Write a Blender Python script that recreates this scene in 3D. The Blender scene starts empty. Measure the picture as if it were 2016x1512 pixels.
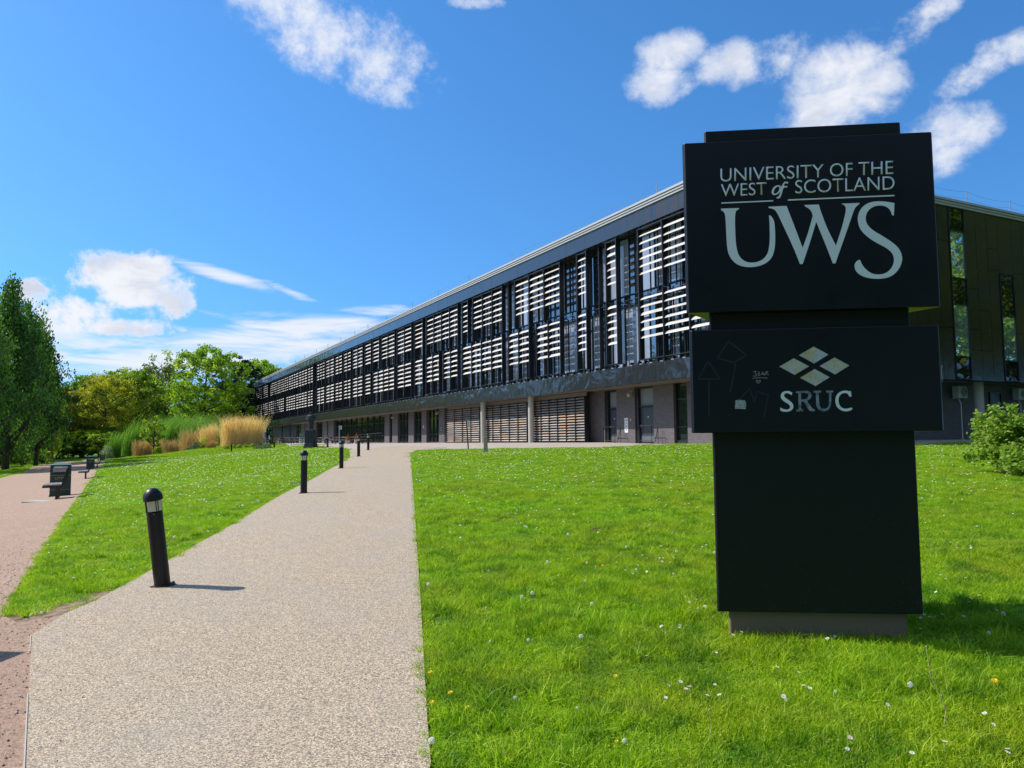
import bpy, bmesh, math, random
import numpy as np
from mathutils import Vector, Matrix, Euler
from mathutils.geometry import delaunay_2d_cdt
R = math.radians
scene = bpy.context.scene
COL = scene.collection

# ------------------------------------------------------------------ camera
EYE = 1.57
FPX = 1500.0                       # focal length in pixels of the 2016 px wide photograph
PITCH, ROLL = R(4.2), R(0.5)
_f = Vector((0, math.cos(PITCH), math.sin(PITCH)))
_r0 = Vector((1, 0, 0)); _u0 = Vector((0, -math.sin(PITCH), math.cos(PITCH)))
_r = _r0 * math.cos(ROLL) - _u0 * math.sin(ROLL)
_u = _r0 * math.sin(ROLL) + _u0 * math.cos(ROLL)
cam_d = bpy.data.cameras.new("camera")
cam = bpy.data.objects.new("camera", cam_d); COL.objects.link(cam)
cam_d.sensor_width = 36.0; cam_d.lens = FPX / 2016 * 36
cam_d.clip_start = 0.05; cam_d.clip_end = 6000
m = Matrix((( _r.x, _u.x, -_f.x, 0), (_r.y, _u.y, -_f.y, 0), (_r.z, _u.z, -_f.z, EYE), (0, 0, 0, 1)))
cam.matrix_world = m
scene.camera = cam
EYEV = Vector((0, 0, EYE))
def ray(px, py):
    return _f + _r * ((px - 1008) / FPX) + _u * ((756 - py) / FPX)
def proj(p):
    q = Vector(p) - EYEV; d = q.dot(_f)
    return 1008 + FPX * q.dot(_r) / d, 756 - FPX * q.dot(_u) / d

# ------------------------------------------------------------------ sun, sky, exposure
SUN_EL = R(43.5)
sun_az = Vector((-0.975, 0.222, 0)).normalized()
SUN = Vector((sun_az.x * math.cos(SUN_EL), sun_az.y * math.cos(SUN_EL), math.sin(SUN_EL)))
sl = bpy.data.lights.new("sun", 'SUN'); sl.energy = 4.9; sl.angle = R(0.5); sl.color = (1.0, 0.95, 0.87)
so = bpy.data.objects.new("sun", sl); COL.objects.link(so)
so.rotation_euler = SUN.to_track_quat('Z', 'Y').to_euler()
scene.view_settings.view_transform = 'Standard'
scene.view_settings.look = 'None'
scene.view_settings.exposure = 0.17
scene.view_settings.gamma = 1.0
scene.render.engine = 'CYCLES'
scene.cycles.max_bounces = 8
scene.cycles.transparent_max_bounces = 16
scene.cycles.sample_clamp_indirect = 6.0
scene.cycles.use_denoising = True
scene.cycles.denoising_prefilter = 'ACCURATE'

world = bpy.data.worlds.new("World"); scene.world = world; world.use_nodes = True
nt = world.node_tree; nt.nodes.clear()
def N(t, **kw):
    n = nt.nodes.new(t)
    for k, v in kw.items():
        setattr(n, k, v)
    return n
def Lk(a, b): nt.links.new(a, b)
def setin(n, i, v):
    if isinstance(v, (int, float, tuple, list)): n.inputs[i].default_value = v
    else: Lk(v, n.inputs[i])
def M(op, a, b=None, c=None, clamp=False):
    n = N('ShaderNodeMath', operation=op); n.use_clamp = clamp
    setin(n, 0, a)
    if b is not None: setin(n, 1, b)
    if c is not None: setin(n, 2, c)
    return n.outputs[0]
sky = N('ShaderNodeTexSky', sky_type='NISHITA')
sky.sun_disc = False; sky.sun_elevation = SUN_EL
sky.sun_rotation = math.atan2(sun_az.x, sun_az.y)
sky.altitude = 0; sky.air_density = 1.0; sky.dust_density = 0.5; sky.ozone_density = 3.0
tc = N('ShaderNodeTexCoord'); sp = N('ShaderNodeSeparateXYZ'); Lk(tc.outputs['Generated'], sp.inputs[0])
# lift the look-up direction a little, so the band at the horizon is pale blue air and not yellow
cbs = N('ShaderNodeCombineXYZ'); Lk(sp.outputs[0], cbs.inputs[0]); Lk(sp.outputs[1], cbs.inputs[1]); Lk(M('ADD', M('MULTIPLY', M('MAXIMUM', sp.outputs[2], 0.0), .86), .14), cbs.inputs[2])
nrmv = N('ShaderNodeVectorMath', operation='NORMALIZE'); Lk(cbs.outputs[0], nrmv.inputs[0]); Lk(nrmv.outputs[0], sky.inputs[0])
tint = N('ShaderNodeMix', data_type='RGBA', blend_type='MULTIPLY'); tint.inputs[0].default_value = 1.0; Lk(sky.outputs[0], tint.inputs[6]); tint.inputs[7].default_value = (.78, 1.12, 1.38, 1)
hs = N('ShaderNodeHueSaturation'); hs.inputs['Saturation'].default_value = 1.09; hs.inputs['Value'].default_value = 1.0
Lk(tint.outputs[2], hs.inputs['Color'])
AZ = M('ARCTAN2', sp.outputs[0], sp.outputs[1]); EL = M('ARCSINE', sp.outputs[2])
def noise(scale, detail, rough, stretch=(1, 1, 1), dist=0.0):
    mp = N('ShaderNodeVectorMath', operation='MULTIPLY'); Lk(tc.outputs['Generated'], mp.inputs[0]); mp.inputs[1].default_value = stretch
    n = N('ShaderNodeTexNoise'); Lk(mp.outputs[0], n.inputs['Vector'])
    n.inputs['Scale'].default_value = scale; n.inputs['Detail'].default_value = detail
    n.inputs['Roughness'].default_value = rough; n.inputs['Distortion'].default_value = dist
    return n.outputs[0]
n_cum = noise(13, 9, .62, (1, 1, 1.3), .25)
n_fine = noise(42, 6, .65)
n_str = noise(7, 8, .6, (1, 1, 7.0), .5)
n_shade = noise(16, 5, .55, (1, 1, 1.4), .3)
def azel(px, py):
    d = ray(px, py).normalized(); return math.atan2(d.x, d.y), math.asin(d.z)
def blob(px, py, wx, wy, ang=0.0, p=1.0):
    """soft ellipse round the direction seen at px,py; half widths in photo pixels; returns 1-d^2"""
    a0, e0 = azel(px, py); k = 1 / FPX
    da = M('MULTIPLY', M('SUBTRACT', AZ, a0), math.cos(e0)); de = M('SUBTRACT', EL, e0)
    c, s = math.cos(R(ang)), math.sin(R(ang))
    u = M('ADD', M('MULTIPLY', da, c / (wx * k)), M('MULTIPLY', de, s / (wx * k)))
    v = M('ADD', M('MULTIPLY', da, -s / (wy * k)), M('MULTIPLY', de, c / (wy * k)))
    d2 = M('ADD', M('MULTIPLY', u, u), M('MULTIPLY', v, v))
    return M('MULTIPLY', M('SUBTRACT', 1.0, d2), p)
def mx(items):
    o = items[0]
    for i in items[1:]: o = M('MAXIMUM', o, i)
    return o
def ramp(v, lo, hi):
    n = N('ShaderNodeMapRange', interpolation_type='SMOOTHSTEP'); setin(n, 0, v)
    n.inputs[1].default_value = lo; n.inputs[2].default_value = hi
    return n.outputs[0]
cum = mx([blob(250, 565, 140, 68, 12), blob(300, 530, 60, 45), blob(150, 610, 110, 48, 8), blob(210, 640, 150, 22), blob(340,590,50,42), blob(60, 580, 45, 30)])
cumr = mx([blob(1320, 105, 62, 40, 5), blob(1295, 165, 80, 38, 0), blob(1440, 130, 75, 42, 5),
          blob(1660, 130, 92, 54, 20), blob(1665, 205, 112, 50, 0), blob(1850, 275, 78, 56, 0), blob(1740, 160, 48, 46)])
soft = mx([blob(620, 40, 190, 70, -22), blob(730, 120, 95, 50, -40), blob(560, 10, 130, 42, -10), blob(930, 5, 50, 12), blob(1800, 55, 120, 26, 32, .75), blob(1920, 145, 70, 20, 25, .6), blob(2000, 95, 40, 20, 0, .5), blob(1500,120,90,30,0,.7)])
strat = mx([blob(520, 680, 320, 46, 3), blob(300, 700, 290, 36, 2), blob(620, 645, 170, 40, -4), blob(450, 545, 120, 15, -14, .9), blob(570, 575, 60, 10, -18, .8), blob(740, 610, 110, 13, 0, .8), blob(200, 735, 230, 26, 0, .8), blob(60, 640, 120, 30)])
cum_v = M('ADD', M('MULTIPLY', cum, .95), M('ADD', M('MULTIPLY', M('SUBTRACT', n_cum, .5), 4.2), M('MULTIPLY', M('SUBTRACT', n_fine, .5), .9)))
cum_m = ramp(cum_v, .10, .85)
cumr_v = M('ADD', M('MULTIPLY', cumr, 1.05), M('ADD', M('MULTIPLY', M('SUBTRACT', n_cum, .5), 3.6), M('MULTIPLY', M('SUBTRACT', n_fine, .5), 1.3)))
cumr_m = M('MULTIPLY', ramp(cumr_v, -.25, 1.45), .95)
cum_m = M('MAXIMUM', cum_m, cumr_m)
soft_v = M('ADD', M('MULTIPLY', soft, .9), M('ADD', M('MULTIPLY', M('SUBTRACT', n_cum, .5), 2.8), M('MULTIPLY', M('SUBTRACT', n_fine, .5), 2.6)))
soft_m = M('MULTIPLY', ramp(soft_v, -.35, 1.5), .88)
str_v = M('ADD', M('MULTIPLY', strat, .95), M('MULTIPLY', M('SUBTRACT', n_str, .5), 3.2))
str_m = M('MULTIPLY', ramp(str_v, .0, 1.15), .9)
# scattered cumulus in the rest of the sky (behind the camera and to the sides), so that glass has clouds to reflect
side = ramp(M('ABSOLUTE', M('SUBTRACT', AZ, .0)), .78, 1.0)
n_big = noise(2.6, 9, .6, (1, 1, 1.6), .2)
oth_m = M('MULTIPLY', M('MULTIPLY', ramp(n_big, .47, .62), side), ramp(EL, .02, .12))
mask = mx([cum_m, soft_m, str_m, M('MULTIPLY', oth_m, .9)])
shade = ramp(n_shade, .40, .66)
cc = N('ShaderNodeMix', data_type='RGBA'); Lk(shade, cc.inputs[0])
cc.inputs[6].default_value = (.80, .82, .87, 1); cc.inputs[7].default_value = (.42, .48, .62, 1)
shf = M('MULTIPLY', shade, ramp(cum_m, .5, 1.0)); Lk(M('MULTIPLY', shf, .62), cc.inputs[0])
bg1 = N('ShaderNodeBackground'); Lk(hs.outputs[0], bg1.inputs[0]); bg1.inputs[1].default_value = 0.13
bg2 = N('ShaderNodeBackground'); Lk(cc.outputs[2], bg2.inputs[0]); bg2.inputs[1].default_value = 1.0
mxs = N('ShaderNodeMixShader'); Lk(mask, mxs.inputs[0]); Lk(bg1.outputs[0], mxs.inputs[1]); Lk(bg2.outputs[0], mxs.inputs[2])
wo = N('ShaderNodeOutputWorld'); Lk(mxs.outputs[0], wo.inputs[0])

# ------------------------------------------------------------------ helpers
def tag(o, label=None, cat=None, group=None, kind=None):
    if label: o['label'] = label
    if cat: o['category'] = cat
    if group: o['group'] = group
    if kind: o['kind'] = kind
    return o
def empty(name, loc=(0, 0, 0), rz=0.0, label=None, cat=None, group=None, kind=None):
    o = bpy.data.objects.new(name, None); COL.objects.link(o)
    o.location = loc; o.rotation_euler = (0, 0, rz); o.empty_display_size = .2
    return tag(o, label, cat, group, kind)
def link(name, me, parent=None, mat=None):
    if mat is not None and not me.materials: me.materials.append(mat)
    o = bpy.data.objects.new(name, me); COL.objects.link(o)
    if parent is not None: o.parent = parent
    return o
class MB:
    def __init__(s): s.v = []; s.f = []; s.mi = []; s.cm = 0
    def add(s, vs, fs):
        b = len(s.v); s.v += [tuple(v) for v in vs]; s.f += [tuple(b + i for i in f) for f in fs]; s.mi += [s.cm] * len(fs)
        return s
    def box(s, x0, x1, y0, y1, z0, z1):
        x0, x1 = min(x0, x1), max(x0, x1); y0, y1 = min(y0, y1), max(y0, y1); z0, z1 = min(z0, z1), max(z0, z1)
        return s.add([(x0,y0,z0),(x1,y0,z0),(x1,y1,z0),(x0,y1,z0),(x0,y0,z1),(x1,y0,z1),(x1,y1,z1),(x0,y1,z1)],
                     [(0,3,2,1),(4,5,6,7),(0,1,5,4),(1,2,6,5),(2,3,7,6),(3,0,4,7)])
    def prism(s, poly, z0, z1):
        n = len(poly)
        vs = [(p[0], p[1], z0) for p in poly] + [(p[0], p[1], z1) for p in poly]
        fs = [tuple(range(n - 1, -1, -1)), tuple(range(n, 2 * n))] + [(i, (i + 1) % n, n + (i + 1) % n, n + i) for i in range(n)]
        return s.add(vs, fs)
    def extr(s, prof, a, b, axis='x'):
        """prof: list of (p,q) in the plane across the axis, extruded from a to b"""
        n = len(prof)
        def P(t, p): return (t, p[0], p[1]) if axis == 'x' else (p[0], t, p[1])
        vs = [P(a, p) for p in prof] + [P(b, p) for p in prof]
        fs = [tuple(range(n)), tuple(range(2 * n - 1, n - 1, -1))] + [(i, n + i, n + (i + 1) % n, (i + 1) % n) for i in range(n)]
        return s.add(vs, fs)
    def lathe(s, prof, n=24, c=(0, 0, 0), cap=True):
        k = len(prof); vs = []
        for r, z in prof:
            for i in range(n):
                a = 2 * math.pi * i / n; vs.append((c[0] + r * math.cos(a), c[1] + r * math.sin(a), c[2] + z))
        fs = [(j*n+i, j*n+(i+1) % n, (j+1)*n+(i+1) % n, (j+1)*n+i) for j in range(k-1) for i in range(n)]
        if cap: fs += [tuple(range(n-1, -1, -1)), tuple(range((k-1)*n, k*n))]
        return s.add(vs, fs)
    def tube(s, pts, r, n=6, r1=None):
        pts = [Vector(p) for p in pts]; k = len(pts)
        if r1 is None: r1 = r
        vs = []
        up = Vector((0, 0, 1))
        for j, p in enumerate(pts):
            d = (pts[min(j+1, k-1)] - pts[max(j-1, 0)]).normalized()
            a = d.cross(up)
            if a.length < 1e-3: a = d.cross(Vector((1, 0, 0)))
            a.normalize(); b = d.cross(a)
            rr = r + (r1 - r) * j / (k - 1)
            for i in range(n):
                t = 2 * math.pi * i / n; vs.append(p + a * (rr * math.cos(t)) + b * (rr * math.sin(t)))
        fs = [(j*n+i, (j+1)*n+i, (j+1)*n+(i+1) % n, j*n+(i+1) % n) for j in range(k-1) for i in range(n)]
        fs += [tuple(range(n)), tuple(range(k*n-1, (k-1)*n-1, -1))]
        return s.add(vs, fs)
    def mesh(s, name, mats=None, smooth=False):
        me = bpy.data.meshes.new(name); me.from_pydata(s.v, [], s.f)
        if mats is not None:
            for q in (mats if isinstance(mats, (list, tuple)) else [mats]): me.materials.append(q)
            if any(s.mi): me.polygons.foreach_set('material_index', s.mi)
        bm = bmesh.new(); bm.from_mesh(me); bmesh.ops.recalc_face_normals(bm, faces=bm.faces); bm.to_mesh(me); bm.free()
        if smooth: me.polygons.foreach_set('use_smooth', [True] * len(me.polygons))
        me.update(); return me
    def build(s, name, mats, parent=None, smooth=False, bevel=0.0):
        me = s.mesh(name, mats, smooth)
        if smooth:
            try: me.set_sharp_from_angle(angle=R(35))
            except Exception: pass
        o = link(name, me, parent)
        if bevel:
            b = o.modifiers.new('bevel', 'BEVEL'); b.width = bevel; b.segments = 2; b.limit_method = 'ANGLE'; b.angle_limit = R(40)
        return o
def np_mesh(name, V, F, attrs=None, mat=None, smooth=False):
    """V (n,3); F (m,k) all faces with k corners; attrs: name -> per vertex float"""
    me = bpy.data.meshes.new(name); V = np.asarray(V, np.float32); F = np.asarray(F, np.int32)
    k = F.shape[1]
    me.vertices.add(len(V)); me.vertices.foreach_set('co', V.ravel())
    me.loops.add(F.size); me.loops.foreach_set('vertex_index', F.ravel())
    me.polygons.add(len(F)); me.polygons.foreach_set('loop_start', np.arange(0, F.size, k, dtype=np.int32))
    if smooth: me.polygons.foreach_set('use_smooth', np.ones(len(F), bool))
    me.update(calc_edges=True)
    for an, av in (attrs or {}).items():
        a = me.attributes.new(an, 'FLOAT', 'POINT'); a.data.foreach_set('value', np.asarray(av, np.float32))
    if mat is not None: me.materials.append(mat)
    return me
def copy_tree(o, parent=None):
    c = o.copy(); COL.objects.link(c)
    if parent is not None: c.parent = parent
    for ch in [q for q in COL.objects if q.parent == o]:
        copy_tree(ch, c)
    return c

# ------------------------------------------------------------------ materials
def mat(name, col, rough=.6, metal=0.0, spec=.5, ior=None, coat=0.0):
    m = bpy.data.materials.new(name); m.use_nodes = True
    b = m.node_tree.nodes['Principled BSDF']
    b.inputs['Base Color'].default_value = (*col, 1); b.inputs['Roughness'].default_value = rough
    b.inputs['Metallic'].default_value = metal
    if ior: b.inputs['IOR'].default_value = ior
    b.inputs['Specular IOR Level'].default_value = spec
    if coat: b.inputs['Coat Weight'].default_value = coat; b.inputs['Coat Roughness'].default_value = .05
    return m
class MN:
    """small helper to grow a material's nodes"""
    def __init__(s, m): s.m = m; s.t = m.node_tree; s.b = s.t.nodes.get('Principled BSDF'); s.c = {}
    def n(s, t, **kw):
        n = s.t.nodes.new(t)
        for k, v in kw.items(): setattr(n, k, v)
        return n
    def l(s, a, b): s.t.links.new(a, b)
    def co(s, which='Object', scale=(1, 1, 1)):
        tcn = s.n('ShaderNodeTexCoord'); v = s.n('ShaderNodeVectorMath', operation='MULTIPLY')
        if which == 'World':
            g = s.n('ShaderNodeNewGeometry'); s.l(g.outputs['Position'], v.inputs[0])
        else: s.l(tcn.outputs[which], v.inputs[0])
        v.inputs[1].default_value = scale
        return v.outputs[0]
    def noise(s, co, scale, detail=4, rough=.55, dist=0):
        n = s.n('ShaderNodeTexNoise'); s.l(co, n.inputs['Vector']); n.inputs['Scale'].default_value = scale
        n.inputs['Detail'].default_value = detail; n.inputs['Roughness'].default_value = rough; n.inputs['Distortion'].default_value = dist
        return n.outputs[0]
    def vor(s, co, scale, feature='F1', out='Color'):
        n = s.n('ShaderNodeTexVoronoi', feature=feature); s.l(co, n.inputs['Vector']); n.inputs['Scale'].default_value = scale
        return n.outputs[out]
    def ramp(s, f, stops, interp='LINEAR'):
        n = s.n('ShaderNodeValToRGB'); s.l(f, n.inputs[0]); n.color_ramp.interpolation = interp
        e = n.color_ramp.elements
        while len(e) < len(stops): e.new(.5)
        for i, (p, c) in enumerate(stops):
            e[i].position = p; e[i].color = (*c, 1) if len(c) == 3 else c
        return n.outputs[0]
    def mix(s, f, a, b, mode='MIX'):
        n = s.n('ShaderNodeMix', data_type='RGBA', blend_type=mode)
        for i, v in ((0, f), (6, a), (7, b)):
            if isinstance(v, (int, float)): n.inputs[i].default_value = v
            elif isinstance(v, tuple): n.inputs[i].default_value = (*v, 1) if len(v) == 3 else v
            else: s.l(v, n.inputs[i])
        return n.outputs[2]
    def math(s, op, a, b=0.0, clamp=False):
        n = s.n('ShaderNodeMath', operation=op); n.use_clamp = clamp
        for i, v in ((0, a), (1, b)):
            if isinstance(v, (int, float)): n.inputs[i].default_value = v
            else: s.l(v, n.inputs[i])
        return n.outputs[0]
    def bump(s, h, strength=.3, dist=.01):
        n = s.n('ShaderNodeBump'); s.l(h, n.inputs['Height']); n.inputs['Strength'].default_value = strength; n.inputs['Distance'].default_value = dist
        s.l(n.outputs[0], s.b.inputs['Normal']); return n
    def col(s, c): s.l(c, s.b.inputs['Base Color'])
    def rough(s, c): s.l(c, s.b.inputs['Roughness'])

MT = {}
# aggregate path: pebbles in resin
def m_path():
    m = mat('resin bound pebble path', (.4, .35, .3), .85); k = MN(m); c = k.co('World')
    v = k.vor(c, 145, out='Color'); sep = k.n('ShaderNodeSeparateColor'); k.l(v, sep.inputs[0])
    peb = k.ramp(sep.outputs[0], [(0, (.10, .085, .07)), (.2, (.26, .205, .15)), (.5, (.51, .395, .26)), (.75, (.69, .54, .35)), (1, (.90, .76, .56))])
    dd = k.vor(c, 145, out='Distance'); gap = k.ramp(dd, [(0, (1, 1, 1)), (.5, (.88, .86, .84)), (.8, (.48, .44, .40))])
    base = k.mix(1.0, peb, gap, 'MULTIPLY')
    big = k.noise(c, .9, 4); base = k.mix(k.ramp(big, [(.35, (0, 0, 0)), (.7, (.35, .35, .35))]), base, (.33, .30, .25))
    st = k.noise(c, 6, 5, .7); base = k.mix(k.ramp(st, [(.62, (0, 0, 0)), (.8, (.35, .35, .35))]), base, (.25, .2, .15))
    k.col(base); k.bump(dd, .45, .004); return m
def m_red():
    m = mat('red ash path', (.4, .25, .2), .95); k = MN(m); c = k.co('World')
    a = k.noise(c, 1.1, 5, .6); f = k.noise(c, 60, 4, .7)
    base = k.mix(a, (.43, .265, .175), (.47, .34, .235))
    v = k.vor(c, 55); sep = k.n('ShaderNodeSeparateColor'); k.l(v, sep.inputs[0])
    base = k.mix(.75, base, k.ramp(sep.outputs[0], [(0, (.45, .42, .40)), (.5, (.9, .9, .9)), (1, (1.25, 1.22, 1.18))]), 'MULTIPLY')
    base = k.mix(k.ramp(f, [(.5, (0, 0, 0)), (.75, (.6, .6, .6))]), base, (.16, .10, .075))
    sx = k.n('ShaderNodeSeparateXYZ'); k.l(c, sx.inputs[0]); nearf = k.math('SUBTRACT', .85, k.math('MULTIPLY', sx.outputs[1], .09), True)
    nb = k.noise(c, 2.2, 5, .65); base = k.mix(k.math('MULTIPLY', nearf, k.ramp(nb, [(.3, (.25,)*3), (.6, (1, 1, 1))])), base, k.mix(k.ramp(f, [(.4, (0, 0, 0)), (.6, (1, 1, 1))]), (.42, .26, .18), (.22, .14, .10)))
    f2 = k.noise(c, 28, 5, .75); k.col(base); k.bump(k.math('ADD', f, k.math('MULTIPLY', f2, 1.5)), 1.0, .008); return m
def m_terr():
    m = mat('terrace paving', (.42, .37, .31), .85); k = MN(m); c = k.co('World')
    b = k.n('ShaderNodeTexBrick'); k.l(c, b.inputs['Vector']); b.inputs['Scale'].default_value = 1.4
    b.inputs['Color1'].default_value = (.47, .39, .31, 1); b.inputs['Color2'].default_value = (.42, .35, .285, 1); b.inputs['Mortar'].default_value = (.3, .25, .2, 1); b.inputs['Mortar Size'].default_value = .01
    n = k.noise(c, 2.3, 5, .6); k.col(k.mix(.5, b.outputs[0], k.ramp(n, [(.3, (.75, .75, .75)), (.7, (1.1, 1.1, 1.1))]), 'MULTIPLY')); return m
def m_ground():
    m = mat('lawn soil and moss', (.06, .12, .02), 1.0, spec=.1); k = MN(m); c = k.co('World')
    n1 = k.noise(c, 9, 6, .7); n2 = k.noise(c, .35, 4, .6)
    a = k.ramp(n1, [(.3, (.025, .055, .007)), (.5, (.05, .11, .010)), (.72, (.10, .17, .02))])
    a = k.mix(k.ramp(n2, [(.4, (0, 0, 0)), (.62, (.6, .6, .6))]), a, (.13, .26, .018))
    g = k.n('ShaderNodeAttribute', attribute_name='dry'); a = k.mix(g.outputs['Fac'], a, k.ramp(n1, [(.35, (.13, .085, .055)), (.5, (.27, .19, .12)), (.65, (.38, .29, .18))]))
    k.col(a); k.bump(n1, .5, .03); return m
def leafy(name, c0, c1, c2, trans=.45, rough=.55, noise_scale=None, spec=.25):
    """foliage: diffuse + translucent, colour spread by the 'tint' attribute (0..1)"""
    m = bpy.data.materials.new(name); m.use_nodes = True; k = MN(m)
    at = k.n('ShaderNodeAttribute', attribute_name='tint')
    col = k.ramp(at.outputs['Fac'], [(0, c0), (.5, c1), (1, c2)])
    if noise_scale:
        n = k.noise(k.co('World'), noise_scale, 4, .6)
        col = k.mix(k.ramp(n, [(.35, (0, 0, 0)), (.68, (.75, .75, .75))]), col, k.mix(1.0, col, (.82, 1.18, .75), 'MULTIPLY'))
    k.col(col); k.b.inputs['Roughness'].default_value = rough; k.b.inputs['Specular IOR Level'].default_value = spec
    t = k.n('ShaderNodeBsdfTranslucent'); tcx = k.mix(1.0, col, (1.35, 1.5, .6), 'MULTIPLY'); k.l(tcx, t.inputs[0])
    mxn = k.n('ShaderNodeMixShader'); mxn.inputs[0].default_value = trans
    k.l(k.b.outputs[0], mxn.inputs[1]); k.l(t.outputs[0], mxn.inputs[2])
    k.l(mxn.outputs[0], k.t.nodes['Material Output'].inputs[0]); return m
def m_brick():
    m = mat('dark engineering brick', (.15, .13, .13), .6); k = MN(m)
    tcn = k.n('ShaderNodeTexCoord'); s = k.n('ShaderNodeSeparateXYZ'); k.l(tcn.outputs['Object'], s.inputs[0])
    cb = k.n('ShaderNodeCombineXYZ'); k.l(k.math('ADD', s.outputs[0], s.outputs[1]), cb.inputs[0]); k.l(s.outputs[2], cb.inputs[1])
    b = k.n('ShaderNodeTexBrick'); k.l(cb.outputs[0], b.inputs['Vector']); b.inputs['Scale'].default_value = 1.0
    b.inputs['Brick Width'].default_value = .225; b.inputs['Row Height'].default_value = .075; b.inputs['Mortar Size'].default_value = .009
    b.inputs['Color1'].default_value = (.155, .133, .135, 1); b.inputs['Color2'].default_value = (.115, .10, .105, 1); b.inputs['Mortar'].default_value = (.055, .05, .05, 1)
    n = k.noise(cb.outputs[0], 3, 4); k.col(k.mix(.4, b.outputs[0], k.ramp(n, [(.3, (.7, .7, .7)), (.7, (1.25, 1.2, 1.2))]), 'MULTIPLY'))
    k.bump(b.outputs['Fac'], .4, -.01); return m
def m_metal(name, c, rough=.16, wav=.02, ior=1.7, spec=.6):
    """coated panel with the slight waviness of flat sheet"""
    m = mat(name, c, rough, 0, spec, ior); k = MN(m); co = k.co('Object', (1, 1, 1))
    n = k.noise(co, .8, 2, .5, .4); st = k.noise(co, 5, 5, .7)
    k.bump(n, .5, wav); k.rough(k.ramp(st, [(.3, (rough*.8,)*3), (.75, (rough*1.8,)*3)])); return m
def m_glass(name, c=(.012, .016, .02), ior=2.1, wav=.012, rough=.015):
    m = mat(name, c, rough, 0, .5, ior); k = MN(m); n = k.noise(k.co('Object'), .55, 1, .4); k.bump(n, .6, wav); return m
MT['path'] = m_path(); MT['red'] = m_red(); MT['terr'] = m_terr(); MT['ground'] = m_ground()
MT['brick'] = m_brick()
MT['fascia'] = m_metal('anthracite gloss fascia', (.024, .026, .030), .09, .12, 1.6)
MT['clad'] = m_metal('dark bronze green cladding', (.024, .020, .012), .17, .05, 1.42)
MT['frame'] = mat('black window frame', (.012, .013, .017), .4)
MT['glass'] = m_glass('window glass', ior=2.7)
MT['skypane'] = m_glass('pane with sky reflection in its colour', (.27, .30, .37), 1.8)  # pale blue-grey colour stands in for sky reflected in these panes
MT['glass2'] = m_glass('ground floor glass', (.02, .03, .025), 1.9, .03)
MT['slat'] = mat('cream louvre blade', (.53, .49, .44), .6)
_k = MN(MT['slat']); _n = _k.noise(_k.co('Object', (.45, .1, 2.4)), 1.0, 3, .7); _k.col(_k.ramp(_n, [(.32, (.40, .365, .32)), (.5, (.53, .49, .44)), (.68, (.62, .58, .52))]))
MT['trim'] = mat('pale aluminium roof trim', (.42, .42, .42), .45)
MT['soffit'] = mat('brown soffit board', (.17, .14, .12), .5)
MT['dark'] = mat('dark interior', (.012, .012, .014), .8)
MT['slab'] = mat('dark spandrel', (.02, .021, .026), .5)
MT['greypanel'] = mat('grey wall panel', (.12, .12, .135), .5)
MT['door'] = mat('dark grey door leaf', (.045, .05, .065), .4)
MT['obscure'] = mat('grey obscured glass', (.22, .24, .26), .25)
MT['conc'] = mat('pale concrete', (.42, .40, .35), .8)
MT['timber'] = mat('weathered larch louvre', (.36, .25, .18), .7)
MT['black'] = mat('black powder coat', (.014, .014, .016), .38)
MT['white'] = mat('white board', (.75, .75, .75), .5)
MT['redsign'] = mat('red sign', (.5, .02, .03), .5)
MT['steel'] = mat('galvanised steel', (.4, .41, .42), .4, .7)
MT['glass_end'] = m_glass('end wall glass', (.50, .66, .56), 2.6, .006); MT['glass_end'].node_tree.nodes['Principled BSDF'].inputs['Metallic'].default_value = .75
MT['glass_dim'] = m_glass('end wall tinted glass', (.008, .009, .008), 1.6, .02)
MT['acwhite'] = mat('grey white casing', (.5, .5, .48), .5)
# ------------------------------------------------------------------ building frame (near corner, direction of the long facade)
FLOOR = 1.35
_d = ray(244, 873); FD = Vector((_d.x, _d.y, 0)).normalized()       # along the long facade, away from the camera
FN = Vector((-FD.y, FD.x, 0)) if (-FD.y) < 0 else Vector((FD.y, -FD.x, 0))
FN = Vector((0, 0, 1)).cross(FD)                                    # outward normal
_c = ray(1476, 862); _c = _c * (36.0 / _c.y); CORNER = Vector((_c.x, 36.0, FLOOR))
def fpos(t, off=0.0, z=0.0): return CORNER + FD * t + FN * off + Vector((0, 0, z))
def t_at(px, z, off=0.0):
    lo, hi = -5.0, 400.0
    for _ in range(50):
        mid = (lo + hi) / 2
        if proj(fpos(mid, off, z))[0] > px: lo = mid
        else: hi = mid
    return (lo + hi) / 2
EA = math.atan2(FD.y, FD.x)

# ------------------------------------------------------------------ terrain: thin plate through surveyed heights
CP = [(0,0,0),(-3.3,7.3,.16),(-4.8,17.4,.37),(-6.2,27.8,.60),(-7.5,37.5,.83),(-8.9,47.5,1.04),(-13,55,1.06),(-15,62,1.03),(-25,80,.80),(-30,82,.56),
      (-42,102,.24),(-50,111,-.05),(-60,123,-.48),(-70,136,-.93),(-16.5,28,-.31),(-24,46,-.45),(-36,67,-.6),(-60,112,-.95),(-5,5,-.03),(-9,12,-.12),
      (4.2,43,1.06),(17,35,1.15),(-2,43,1.04),(1.9,5.6,.12),(10,20,.58),(12,5,.15),(5,12,.32),(2,25,.62),(-10,0,-.15),(0,-15,-.3),(20,15,.5),(30,30,1.15),
      (-60,75,-.85),(-40,40,-.5),(-30,20,-.35),(-100,130,-1.3),(-80,90,-1.1),(-34,93,1.28),(-38,101,1.15),(-54,119,.35),(-19,68,1.2),(-80,170,-1.2),(-50,185,.3),(-15,-10,-.3),(40,60,1.3)]
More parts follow.
